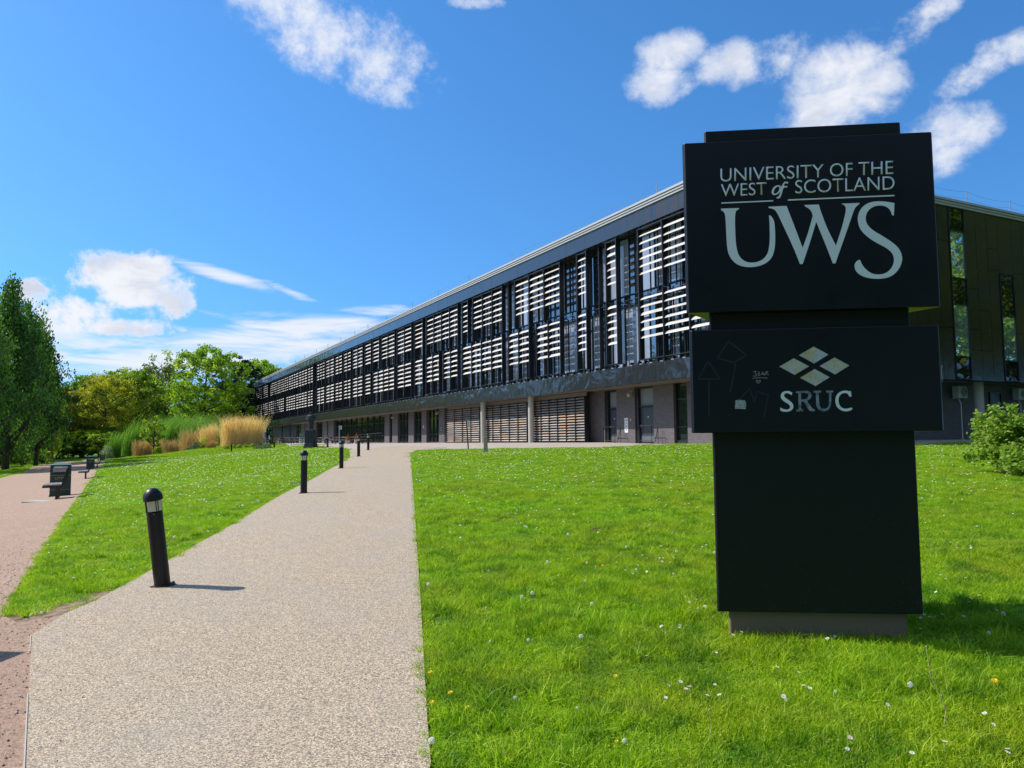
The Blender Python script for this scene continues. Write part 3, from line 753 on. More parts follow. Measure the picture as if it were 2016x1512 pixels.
# rooftop edge line: thin posts and wires
b = MB()
posts = [t_at(p, 14.2, -.6) for p in (581.5, 599.5, 623, 645.6, 671, 698.5, 724.4, 761.4, 812, 862.5, 923, 1008)] + [t_at(1204, 14.2, -.6), t_at(1293, 14.2, -.6)]
posts = sorted(posts)
for t in posts: b.tube([(t, -.6, Z_F3), (t, -.6, 14.85)], .028)
for h in (14.80, 14.45, 14.12):
    for a, c in zip(posts[:-1], posts[1:]):
        pts_ = [(a + (c - a) * k / 6, -.6, h - .16 * (1 - (2 * k / 6 - 1) ** 2)) for k in range(7)]; b.tube(pts_, .007, 4)
part(b, 'roof_edge_line', MT['steel'])
b = MB()
for k in range(8): 
    y = -1.0 - k * 4.4; b.tube([(.6, y, Z_F3), (.6, y, 14.95)], .028)
    if k < 7:
        for h in (14.9, 14.5): b.tube([(.6, y - 4.4 * j / 6, h - .16 * (1 - (2 * j / 6 - 1) ** 2)) for j in range(7)], .008, 4)
part(b, 'roof_edge_line', MT['steel'])

# ---- ground storey of the long side, recessed
OFF = -2.1
def gt(px): return t_at(px, 1.6, OFF)
SILL = -.45
def brick_pier(pa, pb):
    a, c = sorted((gt(pa), gt(pb))); b = MB(); b.box(a, c, OFF - .5, OFF, SILL, Z_SOF + .01); return part(b, 'brick_pier', MT['brick'])
def g_window(pa, pb, n=3, sill_h=.0, transom=True, m='glass2'):
    a, c = sorted((gt(pa), gt(pb))); b = MB(); b.add([(a, OFF - .28, sill_h), (c, OFF - .28, sill_h), (c, OFF - .28, Z_SOF - .02), (a, OFF - .28, Z_SOF - .02)], [(0, 1, 2, 3)])
    b.box(a, c, OFF - .5, OFF - .30, SILL, Z_SOF)
    w = part(b, 'ground_window', MT[m]); f = MB()
    for i in range(n + 1):
        t = a + (c - a - .07) * i / n; f.box(t, t + .07, OFF - .30, OFF - .16, SILL, Z_SOF)
    f.box(a, c, OFF - .30, OFF - .14, SILL, .12); f.box(a, c, OFF - .30, OFF - .16, .86, .92)
    if transom: f.box(a, c, OFF - .30, OFF - .16, 2.45, 2.52)
    part(f, 'frame', MT['frame'], parent=w); return w
def g_panel(pa, pb):
    a, c = sorted((gt(pa), gt(pb))); b = MB(); b.box(a + .05, c - .05, OFF - .4, OFF - .05, SILL, Z_SOF + .01); return part(b, 'wall_panel', MT['greypanel'])
def g_dark(pa, pb):
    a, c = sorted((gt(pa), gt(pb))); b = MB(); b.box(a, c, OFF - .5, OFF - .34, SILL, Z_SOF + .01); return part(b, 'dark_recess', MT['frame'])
def g_door(pa, pb, leaf):
    a, c = sorted((gt(pa), gt(pb))); la, lc = sorted((gt(leaf[0]), gt(leaf[1])))
    d = MB(); d.box(la, lc, OFF - .30, OFF - .24, .02, 2.16); o = part(d, 'door', MT['door'])
    h = MB(); h.box(lc - .14, lc - .10, OFF - .24, OFF - .18, .95, 1.12); h.box(lc - .22, lc - .10, OFF - .20, OFF - .18, 1.02, 1.05); part(h, 'handle', MT['steel'], parent=o)
    s_ = MB(); s_.lathe([(.045, 0), (.045, .008)], 12); so_ = part(s_, 'door_disc', MT['white'], parent=o); so_.rotation_euler = (R(-90), 0, 0); so_.location = ((la + lc) / 2, OFF - .235, 1.55)
    k = MB(); k.box(la, lc, OFF - .24, OFF - .235, .05, .38); part(k, 'kick_plate', MT['greypanel'], parent=o)
    t = MB(); t.box(la, lc, OFF - .32, OFF - .27, 2.26, Z_SOF - .12); part(t, 'transom_pane', MT['obscure'])
    f = MB(); f.box(a, la, OFF - .4, OFF - .08, SILL, Z_SOF); f.box(lc, c, OFF - .4, OFF - .08, SILL, Z_SOF); f.box(la, lc, OFF - .4, OFF - .12, 2.18, 2.26); f.box(la, lc, OFF - .4, OFF - .12, Z_SOF - .12, Z_SOF); f.box(la, lc, OFF-.4, OFF-.1, SILL, .018)
    part(f, 'door_frame', MT['frame'])
for a, c in ((1154, 1190.5), (1214, 1250), (1286.5, 1326.5), (1353, 1389), (864, 875), (830, 839.5), (804, 814.5), (772, 783), (757, 766.5), (1389, 1460)): brick_pier(a, c)
g_door(1190.5, 1214, (1195.5, 1213)); g_door(1250, 1286.5, (1255, 1285.5))
g_window(1326.5, 1353, 1); g_window(842, 864, 3); g_window(815, 830, 2); g_window(785, 804, 3); g_window(767, 771, 1)
g_window(660, 757, 9, m='glass2')
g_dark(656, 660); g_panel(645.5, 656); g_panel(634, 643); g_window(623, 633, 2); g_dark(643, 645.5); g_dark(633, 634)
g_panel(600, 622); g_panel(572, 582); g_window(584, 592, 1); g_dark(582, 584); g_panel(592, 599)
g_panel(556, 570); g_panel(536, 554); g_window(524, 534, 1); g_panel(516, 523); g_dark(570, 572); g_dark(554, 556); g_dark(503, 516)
# timber louvre screens under the overhang, with cream aluminium battens at the foot
TO = -1.25
def screen(pa, pb, nmul):
    a, c = sorted((t_at(pa, 1.6, TO), t_at(pb, 1.6, TO)))
    b = MB(); z = .12; i = 0
    while z < 3.0:
        b.extr([(TO + .10, z), (TO + .11, z + .025), (TO + .0, z + .105), (TO - .012, z + .08)], a + .02, c - .02, 'x'); z += .188; i += 1
    m_ = screen_mat
    o = part(b, 'louvre_screen', m_)
    f = MB()
    for k in range(nmul + 1):
        t = a + (c - a) * k / nmul; f.box(t - .03, t + .03, TO - .16, TO + .14, SILL, 3.10)
    f.box(a, c, TO - .16, TO + .02, 3.04, 3.10)
    f.box(t_at(max(pa, pb), 1.6, TO - .48) + .02, c, TO - .5, TO - .45, SILL, Z_SOF)
    part(f, 'screen_frame', MT['frame'], parent=o)
    h = MB(); h.box(a, c, TO - .10, TO - .02, 3.13, Z_SOF - .01); part(h, 'head_board', MT['soffit'], parent=o)
m_ = mat('larch and cream louvre boards', (.4, .3, .2), .7); k = MN(m_); co = k.co('Object')
s_ = k.n('ShaderNodeSeparateXYZ'); k.l(co, s_.inputs[0])
row = k.math('FLOOR', k.math('MULTIPLY', s_.outputs[2], 1 / .188)); colm = k.math('FLOOR', k.math('MULTIPLY', s_.outputs[0], 1 / 1.4))
cb = k.n('ShaderNodeCombineXYZ'); k.l(row, cb.inputs[0]); k.l(colm, cb.inputs[1]); wn = k.n('ShaderNodeTexWhiteNoise', noise_dimensions='2D'); k.l(cb.outputs[0], wn.inputs['Vector'])
k.col(k.ramp(wn.outputs['Value'], [(0, (.24, .23, .22)), (.3, (.34, .31, .29)), (.55, (.40, .27, .18)), (.8, (.46, .38, .31)), (1, (.34, .20, .12))], 'CONSTANT'))
screen_mat = m_
screen(1154, 1052, 6); screen(1040, 957, 5); screen(946.5, 881, 4)
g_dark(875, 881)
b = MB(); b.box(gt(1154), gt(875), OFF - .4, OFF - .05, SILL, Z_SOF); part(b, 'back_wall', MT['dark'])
def column(px, off, r=.23, t=None):
    t = t_at(px, 1.6, off) if t is None else t
    b = MB(); b.lathe([(r, SILL), (r, Z_SOF + .02)], 28, (t, off, 0)); part(b, 'column', MT['conc'], smooth=True)
column(951.5, -.85); column(1045.8, -.85)
# door hoops and short diagonal rails
def hoop(pa, pb):
    a, c = sorted((t_at(pa, .5, -1.5), t_at(pb, .5, -1.5))); b = MB(); o = -1.5
    b.tube([(a, o, -.1), (a, o, 1.0), (c, o, 1.0), (c, o, -.1)], .025); b.tube([(a, o, .12), (c, o, .12)], .018); part(b, 'guard_hoop', MT['black'])
def diag(pa, pb):
    a, c = sorted((t_at(pa, .5, -1.9), t_at(pb, .5, -1.9))); b = MB()
    b.tube([(c, -1.9, -.1), (c, -1.9, .95), (a, -1.2, .05)], .022); part(b, 'ramp_rail', MT['black'])
hoop(1188, 1210.5); hoop(1259.5, 1283); diag(1222, 1234); diag(1295.5, 1309)
# wall lamps under the soffit
for px in (1239, 860.5, 773):
    t = t_at(px, 3.0, OFF + .2); b = MB(); b.box(t - .04, t + .04, OFF, OFF + .10, 2.95, 3.2); b.lathe([(.05, -.16), (.11, -.14), (.13, .02), (.06, .10)], 14, (t, OFF + .24, 3.0)); b.tube([(t, OFF + .08, 3.1), (t, OFF + .24, 3.1)], .02)
    part(b, 'wall_lamp', MT['conc'])
# notices on the piers
def notice(px, z0, z1, w, m, name='notice'):
    t = gt(px); b = MB(); b.box(t - w/2, t + w/2, OFF, OFF + .02, z0, z1); return part(b, name, m)
MT['noticeprint'] = mat('printed notice', (.05, .05, .06), .5)
n_ = notice(1233, .62, 1.55, .36, MT['white']); b = MB(); tt = gt(1233)
for (z, w, h) in ((1.40, .12, .10), (1.22, .05, .16), (1.02, .10, .12), (.82, .05, .10), (.74, .12, .03)): b.box(tt - w/2, tt + w/2, OFF + .02, OFF + .024, z - h/2, z + h/2)
part(b, 'symbol', MT['noticeprint'], parent=n_)
n_ = notice(1242, 1.32, 1.54, .18, MT['redsign']); b = MB(); tt = gt(1242); b.box(tt - .05, tt + .05, OFF + .02, OFF + .024, 1.38, 1.42); b.lathe([(.03, 0), (.03, .004)], 10, (0, 0, 0)); b.box(tt-.012, tt+.012, OFF+.02, OFF+.024, 1.42, 1.48); part(b, 'symbol', MT['white'], parent=n_)
MT['bluegrey'] = mat('pale blue notice', (.45, .52, .6), .5)
notice(834, 1.55, 1.85, .28, MT['bluegrey']); n_ = notice(869, 1.1, 1.7, .42, MT['frame']); tt = gt(869); b = MB()
b.box(tt - .08, tt + .08, OFF + .02, OFF + .024, 1.5, 1.56); b.box(tt - .11, tt + .11, OFF + .02, OFF + .024, 1.22, 1.27); b.box(tt-.03, tt+.03, OFF + .02, OFF + .024, 1.34, 1.44); part(b, 'symbol', MT['white'], parent=n_)

# ---- end wall (faces the camera's right): cladding sheets, two window strips, units under it
def s_at(px, z, x=0.0):
    lo, hi = 0.0, 200.0
    for _ in range(50):
        mid = (lo + hi) / 2; p = CORNER + FD * x - FN * mid + Vector((0, 0, z))
        if proj(p)[0] < px: lo = mid
        else: hi = mid
    return -(lo + hi) / 2
for k in range(1): steps('end_roof_trim', Z_F3 + .01, Z_TOP + .012, .10, True)
b = MB(); b.box(.06, .5, -DEEP, -.3, Z_SOF, Z_F3 + .02); part(b, 'end_wall', MT['dark'])
strips = [(s_at(1871, 10), s_at(1902, 10)), (s_at(1967, 10), s_at(1995, 10))]
strips = [tuple(sorted(q)) for q in strips]
W_END = 1.02
# column edges for the cladding
edges = []
for a, c in strips: edges += [a, c]
ys = [0.0]; 
def fill(y_hi, y_lo):
    n = max(1, round((y_hi - y_lo) / W_END)); return [y_hi + (y_lo - y_hi) * i / n for i in range(n + 1)]
runs = [(-.02, strips[0][1]), (strips[0][0], strips[1][1]), (strips[1][0], -DEEP)]
b = MB(); rs = random.Random(12)
for hi_, lo_ in runs:
    e_ = fill(hi_, lo_)
    for i, (y0, y1) in enumerate(zip(e_[:-1], e_[1:])):
        z = Z_SOF; cuts = [Z_SOF] + sorted(rs.sample([5.2, 6.4, 7.6, 8.8, 10.1, 11.4], 3)) + [Z_F3]
        if rs.random() < .4: cuts.pop(rs.randrange(1, 4))
        for z0, z1 in zip(cuts[:-1], cuts[1:]):
            o = rs.uniform(-.003, .003); b.box(o, .06, y1 + .014, y0 - .014, z0 + .012, z1 - .012)
part(b, 'cladding', MT['clad'])
for si, (a, c) in enumerate(strips):
    base = Z_SOF; 
    segs = [(3.45, 5.0, 0), (5.05, 8.35, 1), (8.4, 10.0, 0), (10.05, 12.0, 1) if False else (8.4, 10.0, 0)]
    segs = [(3.5, 5.15, 0), (5.2, 8.35, 1), (8.4, 9.95, 0), (10.0, 13.3, 0)] if si else [(3.5, 4.75, 0), (4.8, 7.75, 1), (7.8, 9.3, 0), (9.35, 12.05, 1), (12.1, 13.4, 0)]
    if si: segs = [(3.5, 4.65, 0), (4.7, 7.35, 1), (7.4, 9.85, 0)]
    f = MB(); zt = segs[-1][1] + .05
    f.box(-.05, .08, a - .0, a + .06, 3.44, zt); f.box(-.05, .08, c - .06, c, 3.44, zt)
    for z0, z1, _ in segs: f.box(-.04, .08, a, c, z0 - .05, z0)
    f.box(-.04, .08, a, c, zt - .05, zt)
    o = part(f, 'end_window', MT['frame'])
    for z0, z1, br in segs:
        g = MB(); g.add([(.02, a + .05, z0), (.02, c - .05, z0), (.02, c - .05, z1), (.02, a + .05, z1)], [(0, 3, 2, 1)]); part(g, 'pane', MT['glass_end'] if br else MT['glass_dim'], parent=o)
    if si:
        g = MB(); b2 = MB(); e_ = [Z_F3, 10.9, 9.95]
        for z1, z0 in zip(e_[:-1], e_[1:]): b2.box(.001, .06, a + .008, c - .008, z0 + .008, z1 - .008)
        part(b2, 'cladding', MT['clad'])
b = MB(); b.box(2.2, 2.45, -DEEP + 2, -2.62, SILL, Z_SOF + .01); part(b, 'end_ground_wall', MT['brick'])
b = MB(); y = s_at(1928, 2, 1.0); b.lathe([(.27, SILL), (.27, Z_SOF + .02)], 28, (1.0, y, 0)); part(b, 'column', MT['conc'], smooth=True)
y0, y1 = sorted((s_at(1950, 1.5, 2.2), s_at(1970, 1.5, 2.2))); b = MB(); b.add([(2.17, y0, 0), (2.17, y1, 0), (2.17, y1, 2.9), (2.17, y0, 2.9)], [(0, 3, 2, 1)]); o = part(b, 'ground_window', MT['door'])
f = MB(); f.box(2.1, 2.2, y0 - .08, y0, SILL, 2.98); f.box(2.1, 2.2, y1, y1 + .08, SILL, 2.98); f.box(2.1, 2.2, y0, y1, 2.9, 2.98); part(f, 'frame', MT['frame'], parent=o)
for px in (1890, 2008):
    y = s_at(px, 2.9, 1.75); o = empty('air_conditioner', (0, 0, 0), 0)
    o.parent = bld; o.location = (1.75, y, 2.50)
    b = MB(); b.box(-.18, .2, -.44, .44, 0, .72); part(b, 'casing', MT['acwhite'], bevel=.015, parent=o)
    g = MB()
    for r_ in (.26, .20, .14, .08): 
        ring = [(-.20, .12 + r_ * math.cos(2*math.pi*i/20) - .2, .36 + r_ * math.sin(2*math.pi*i/20)) for i in range(21)]; g.tube(ring, .008, 4)
    part(g, 'fan_grille', MT['frame'], parent=o)
    g = MB(); g.box(-.1, .45, -.35, -.31, -.06, 0); g.box(-.1, .45, .31, .35, -.06, 0); part(g, 'bracket', MT['steel'], parent=o)
    g = MB(); g.tube([(.1, 0, -.05), (.1, -.2, -.3), (.1, -.2, -2.9)], .03); part(g, 'pipe', MT['white'], parent=o)
# far end wall closes the body
b = MB(); b.box(LEN, LEN + .05, -DEEP, .02, Z_SOF, Z_TOP); part(b, 'far_end_wall', MT['frame'])
# ------------------------------------------------------------------ the totem sign: three sided, dark blue
SA = R(-5.8)
fx = Vector((math.cos(SA), math.sin(SA), 0)); fy = Vector((-math.sin(SA), math.cos(SA), 0))
FACE0 = Vector((0, 5.62, 0)) + fx * 0                       # a point on the front face of the panels (plane through here)
def on_face(px, py, off=0.0):
    """local (x, z) on the panel face for a feature of the sign"""
    o = FACE0 + fy * off; d = ray(px, py); s = (o - EYEV).dot(fy) / d.dot(fy); p = EYEV + d * s
    return (p - FACE0).dot(fx), p.z
bx0, bz = on_face(1440, 1243, .17); bx1, _ = on_face(1798, 1247, .17)
cx = (on_face(1400, 850, .1)[0] + on_face(1806, 850, .1)[0]) / 2
gz = tz(*(FACE0 + fx * cx + fy * .5).xy)
SIGN = empty('totem_sign', tuple(FACE0 + fx * cx + Vector((0, 0, gz))), SA, 'tall dark navy three sided university totem sign standing on the lawn', 'sign')
def sl_(px, py, off=0.0):
    x, z = on_face(px, py, off); return x - cx, z - gz
MT['navy'] = mat('navy painted steel', (.003, .004, .009), .33, spec=.35)
k = MN(MT['navy']); co = k.co('Object'); n = k.noise(co, 3, 5, .7); n2 = k.noise(co, 90, 3, .7)
k.rough(k.ramp(n, [(.3, (.26,)*3), (.7, (.42,)*3)])); k.col(k.mix(k.ramp(n2, [(.66, (0, 0, 0)), (.74, (.5, .5, .5))]), (.003, .004, .009), (.03, .034, .038)))
MT['blackpost'] = mat('black painted steel post', (.005, .006, .008), .45, spec=.3)
k = MN(MT['blackpost']); co = k.co('Object'); n = k.noise(co, 70, 5, .8); s_ = k.n('ShaderNodeSeparateXYZ'); k.l(co, s_.inputs[0])
n3 = k.noise(co, 3, 4, .7)
spk = k.math('MULTIPLY', k.ramp(n, [(.56, (0, 0, 0)), (.72, (1, 1, 1))]), k.ramp(k.math('SUBTRACT', n3, k.math('MULTIPLY', s_.outputs[2], .28)), [(.25, (0, 0, 0)), (.5, (.8, .8, .8))]))
k.col(k.mix(spk, (.005, .006, .008), (.075, .07, .055)))
MT['plinth'] = mat('brown mortar plinth', (.17, .125, .085), .9)
MT['letter'] = mat('pale grey vinyl lettering', (.66, .74, .78), .5)
def tri(side, y_front, trunc=.02):
    """equilateral plan with clipped corners, front edge on y=y_front"""
    h = side * math.sqrt(3) / 2; v = [Vector((-side/2, y_front)), Vector((side/2, y_front)), Vector((0, y_front + h))]; out = []
    for i in range(3):
        a, b, c = v[i-1], v[i], v[(i+1) % 3]
        out += [b + (a - b).normalized() * trunc, b + (c - b).normalized() * trunc]
    return [tuple(p) for p in out]
def cen(side): return side / (2 * math.sqrt(3))
PW = sl_(1838, 258)[0] - sl_(1336, 283)[0] ; PO = .105
inr = cen(PW)                                            # the axis is inr behind the panel face
def secn(mb, side, z0, z1, trunc=.02): mb.prism(tri(side, inr - cen(side), trunc), z0, z1); return mb
def sp_(name, mb, m, parent=SIGN, bevel=.006):
    o = mb.build(name, m, parent); 
    if bevel: bb = o.modifiers.new('bevel', 'BEVEL'); bb.width = bevel; bb.segments = 2; bb.limit_method = 'ANGLE'
    return o
ztop = sl_(1600, 249, .11)[1]; z_p1t, z_p1b = sl_(1600, 270)[1], sl_(1600, 609.5)[1]; z_p2t, z_p2b = sl_(1600, 645)[1], sl_(1600, 850.5)[1]; z_postb = sl_(1600, 1207, .1)[1]
POSTW = (sl_(1806, 850, .1)[0] - sl_(1400, 850, .1)[0])
sp_('post', secn(MB(), POSTW, z_postb, ztop), MT['blackpost'])
sp_('base', secn(MB(), bx1 - bx0, -.25, z_postb + .01), MT['plinth'])
def shifted(mb, dx): mb.v = [(x + dx, y, z) for x, y, z in mb.v]; return mb
dx1 = (sl_(1838, 258)[0] + sl_(1336, 283)[0]) / 2; xa, xb = sl_(1358, 850)[0], sl_(1866, 850)[0]; PW2 = xb - xa; dx2 = (xa + xb) / 2
up = sp_('upper_panel', secn(MB(), PW, z_p1b, z_p1t, .03), MT['navy']); 
b = MB(); b.prism([(x + dx2 - 0, y - .0) for x, y in tri(PW2, 0.0, .03)], z_p2b, z_p2t); lo_ = sp_('lower_panel', b, MT['navy'])
print('sign', cx, gz, PW, PW2, POSTW, ztop, dx1, dx2)
# lettering: outlines laid on the face, 2 mm thick
def flat(polys, name, m, parent, th=.002, holes=None, cv=None):
    """fill 2D outlines (list of closed loops; inner loops are holes) and thicken"""
    bm = bmesh.new()
    for lp_ in polys:
        vs = [bm.verts.new((x, -.0015, z)) for x, z in lp_]
        for i in range(len(vs)): bm.edges.new((vs[i], vs[(i+1) % len(vs)]))
    bmesh.ops.triangle_fill(bm, edges=bm.edges[:], use_beauty=True, use_dissolve=False)
    r = bmesh.ops.extrude_face_region(bm, geom=bm.faces[:])
    for v in r['geom']:
        if isinstance(v, bmesh.types.BMVert): v.co.y -= th
    bmesh.ops.recalc_face_normals(bm, faces=bm.faces)
    me = bpy.data.meshes.new(name); bm.to_mesh(me); bm.free(); me.materials.append(m); return link(name, me, parent)
def smooth_loop(pts, it=2, sharp=()):
    """Chaikin on a closed loop; points given as (x, y, 1) stay sharp"""
    P = [(p[0], p[1], len(p) > 2) for p in pts]
    for _ in range(it):
        o = []
        for i in range(len(P)):
            a, b, c = P[i-1], P[i], P[(i+1) % len(P)]
            if b[2]: o.append(b)
            else:
                o.append((b[0] * .75 + a[0] * .25, b[1] * .75 + a[1] * .25, False)); o.append((b[0] * .75 + c[0] * .25, b[1] * .75 + c[1] * .25, False))
        P = o
    return [(p[0], p[1]) for p in P]
def cr(pts):   # crop coordinates of the upper panel to the photo
    return [(1320 + p[0] / 3.6, 220 + p[1] / 3.6) + tuple(p[2:]) for p in pts]
def cr2(pts): return [(1330 + p[0] * 540 / 2016, 620 + p[1] * 540 / 2016) + tuple(p[2:]) for p in pts]
def tr(pts, it=2, f=cr): return [sl_(x, y) for x, y in smooth_loop(f(pts), it)]
S1 = 1
U_ = [(357,688,1),(486,683,1),(484,692),(466,700),(458,722),(456,780),(460,900),(466,960),(480,1015),(510,1052),(550,1070),(600,1070),(650,1052),(684,1015),(698,970),(704,900),(702,800),(698,735,1),(712,738),(730,765),(738,800),(742,880),(740,960),(726,1020),(695,1062),(645,1090),(580,1103),(520,1100),(468,1082),(430,1045),(408,1000),(400,950),(396,880),(392,800),(388,735),(380,712),(358,698,1)]
W_ = [(694,674,1),(822,668,1),(830,690),(850,740),(900,870),(936,966,1),(975,860),(1008,738,1),(1000,710),(985,690),(960,675),(946,662,1),(1050,658,1),(1062,700),(1110,830),(1172,950,1),(1215,820),(1236,735),(1244,690),(1238,668),(1212,652,1),(1340,647,1),(1334,658),(1312,675),(1298,700),(1265,800),(1210,955),(1168,1075,1),(1150,1075,1),(1110,970),(1032,780,1),(990,920),(936,1080,1),(917,1080,1),(870,960),(790,790),(752,710),(732,690),(696,682,1)]
S_ = [(1586,648,1),(1582,735,1),(1570,735,1),(1558,700),(1535,675),(1495,664),(1450,668),(1412,688),(1388,720),(1380,760),(1392,800),(1430,840),(1500,880),(1570,925),(1615,965),(1638,1010),(1642,1050),(1628,1100),(1590,1150),(1540,1178),(1470,1186),(1400,1180),(1345,1160),(1312,1130),(1302,1095),(1310,1068),(1328,1052),(1342,1050,1),(1356,1085),(1385,1120),(1425,1148),(1470,1156),(1520,1148),(1558,1120),(1580,1080),(1585,1040),(1570,1000),(1530,965),(1450,925),(1385,880),(1345,835),(1328,790),(1326,745),(1340,700),(1372,662),(1420,640),(1480,634),(1540,640)]
for nm, L_ in (('letter_u', U_), ('letter_w', W_), ('letter_s', S_)):
    flat([tr(L_)], 'large_letter', MT['letter'], up)
for L_ in ([(360,644,1),(728,628,1),(728,636,1),(360,652,1)], [(832,622,1),(1586,590,1),(1586,599,1),(832,631,1)]): flat([tr(L_, 0)], 'rule_line', MT['letter'], up)
def text_mesh(txt, spacing=1.0, shear=0.0, width_gain=0.0):
    cu = bpy.data.curves.new('t', 'FONT'); cu.body = txt; cu.size = 1; cu.space_character = spacing; cu.shear = shear; cu.extrude = 0; cu.offset = width_gain; cu.resolution_u = 5
    o = bpy.data.objects.new('t', cu); COL.objects.link(o); bpy.context.view_layer.update()
    me = bpy.data.meshes.new_from_object(o.evaluated_get(bpy.context.evaluated_depsgraph_get())); bpy.data.objects.remove(o); return me
def put_text(txt, q, parent, m, name='lettering', spacing=1.0, shear=0.0, gain=0.0, zt=None):
    """fit the word into the quad q = photo points of bottom left, bottom right, top left (cap height)"""
    me = text_mesh(txt, spacing, shear, gain); co = np.zeros(len(me.vertices) * 3); me.vertices.foreach_get('co', co); co = co.reshape(-1, 3)
    bl, br, tl = [np.array(sl_(*p)) for p in q]; x0, x1 = co[:, 0].min(), co[:, 0].max(); y0, y1 = (co[:, 1].min(), co[:, 1].max()) if zt is None else zt
    u = ((co[:, 0] - x0) / (x1 - x0))[:, None]; v = ((co[:, 1] - y0) / (y1 - y0))[:, None]
    P = bl + u * (br - bl) + v * (tl - bl)
    bm = bmesh.new(); bm.from_mesh(me)
    for i, vt in enumerate(bm.verts): vt.co = (P[i, 0], -.0015, P[i, 1])
    bmesh.ops.remove_doubles(bm, verts=bm.verts[:], dist=1e-5)
    bm.faces.ensure_lookup_table()
    r = bmesh.ops.extrude_face_region(bm, geom=bm.faces[:])
    for g in r['geom']:
        if isinstance(g, bmesh.types.BMVert): g.co.y -= .002
    bmesh.ops.recalc_face_normals(bm, faces=bm.faces)
    m2 = bpy.data.meshes.new(name); bm.to_mesh(m2); bm.free(); m2.materials.append(m); return link(name, m2, parent)
def c1(x, y): return (1320 + x / 3.6, 220 + y / 3.6)
put_text('UNIVERSITY', (c1(354, 497), c1(1086, 466), c1(354, 404)), up, MT['letter'], gain=-.006)
put_text('OF', (c1(1130, 461), c1(1290, 455), c1(1130, 368)), up, MT['letter'], gain=-.006)
put_text('THE', (c1(1332, 451), c1(1578, 441), c1(1332, 359)), up, MT['letter'], gain=-.006)
put_text('WEST', (c1(358, 603), c1(680, 589), c1(358, 514)), up, MT['letter'], gain=-.006)
put_text('SCOTLAND', (c1(884, 581), c1(1588, 552), c1(884, 486)), up, MT['letter'], gain=-.006)
O_ = [(760,520),(735,530),(718,555),(716,580),(730,592),(752,590),(775,572),(786,548),(782,526)]
Oi = [(758,530),(742,542),(731,562),(731,578),(742,583),(755,576),(768,560),(772,542),(768,530)]
F_ = [(836,500,1),(828,512,1),(815,504),(806,515),(802,528),(828,527,1),(826,537,1),(800,538),(790,575),(780,605),(765,618),(750,612,1),(756,603),(766,603),(774,585),(786,540),(772,540,1),(774,531,1),(788,530),(796,508),(812,494)]
flat([tr(O_), tr(Oi)], 'lettering', MT['letter'], up); flat([tr(F_, 1)], 'lettering', MT['letter'], up)
# lower panel: four diamonds, letters, scratches, sticker
MT['logo'] = mat('worn pale logo film', (.4, .4, .28), .35); k = MN(MT['logo']); co = k.co('Object')
s_ = k.n('ShaderNodeSeparateXYZ'); k.l(co, s_.inputs[0]); n = k.noise(co, 5, 3, .6); n2 = k.noise(co, 24, 5, .7, 1.2)
base = k.mix(k.ramp(n, [(.4, (0, 0, 0)), (.6, (1, 1, 1))]), (.50, .46, .24), (.46, .52, .62)); k.col(k.mix(k.ramp(n2, [(.485, (0, 0, 0)), (.5, (.9, .9, .9)), (.515, (0, 0, 0))]), base, (.10, .10, .06)))
MT['fadel'] = mat('worn mirror lettering', (.20, .25, .32), .3); k = MN(MT['fadel']); n = k.noise(k.co('Object'), 14, 4, .7, .6); k.col(k.ramp(n, [(.35, (.06, .08, .11)), (.55, (.24, .28, .33)), (.7, (.30, .31, .24))]))
for D_ in ([(1014,233),(1122,292),(1018,357),(906,296)], [(868,319),(980,378),(874,441),(762,380)], [(1168,313),(1276,372),(1172,437),(1058,376)], [(1022,398),(1132,458),(1028,523),(914,462)]):
    flat([tr([(x, y, 1) for x, y in D_], 0, cr2)], 'logo_diamond', MT['logo'], lo_)
Sx = [(858,572,1),(852,590,1),(840,582),(820,574),(802,578),(795,592),(802,606),(825,622),(850,640),(866,662),(864,688),(846,706),(815,713),(785,710),(769,702,1),(770,680,1),(790,692),(815,697),(838,690),(842,674),(832,656),(800,638),(778,620),(770,598),(778,574),(800,560),(832,558)]
Rx = [(884,562,1),(950,556),(985,562),(1000,585),(995,612),(972,628),(965,632),(985,660),(1004,688),(1022,694,1),(1022,708,1),(990,708),(972,690),(948,645),(940,636),(922,636,1),(922,690,1),(938,693,1),(938,708,1),(886,710,1),(886,697,1),(903,692,1),(903,575,1),(884,574,1)]
Rh = [(922,572,1),(950,572),(972,580),(976,598),(965,615),(940,622),(922,622,1)]
Ux = [(1014,558,1),(1068,557,1),(1068,570,1),(1052,572,1),(1054,650),(1066,684),(1092,692),(1118,682),(1128,650),(1126,572,1),(1108,570,1),(1108,557,1),(1158,556,1),(1158,568,1),(1144,570,1),(1144,650),(1132,690),(1100,710),(1066,706),(1040,685),(1032,650),(1031,572,1),(1014,570,1)]
Cx = [(1288,560,1),(1292,600,1),(1276,600,1),(1268,580),(1245,572),(1215,580),(1198,605),(1196,640),(1208,672),(1232,688),(1262,690),(1290,680),(1299,686,1),(1294,700),(1260,710),(1222,706),(1188,682),(1172,645),(1176,600),(1198,570),(1235,555),(1265,557),(1276,562)]
flat([tr(Sx, 2, cr2)], 'lettering', MT['letter'], lo_); flat([tr(Cx, 2, cr2)], 'lettering', MT['letter'], lo_)
flat([tr(Rx, 1, cr2), tr(Rh, 1, cr2)], 'lettering', MT['fadel'], lo_); flat([tr(Ux, 1, cr2)], 'lettering', MT['fadel'], lo_)
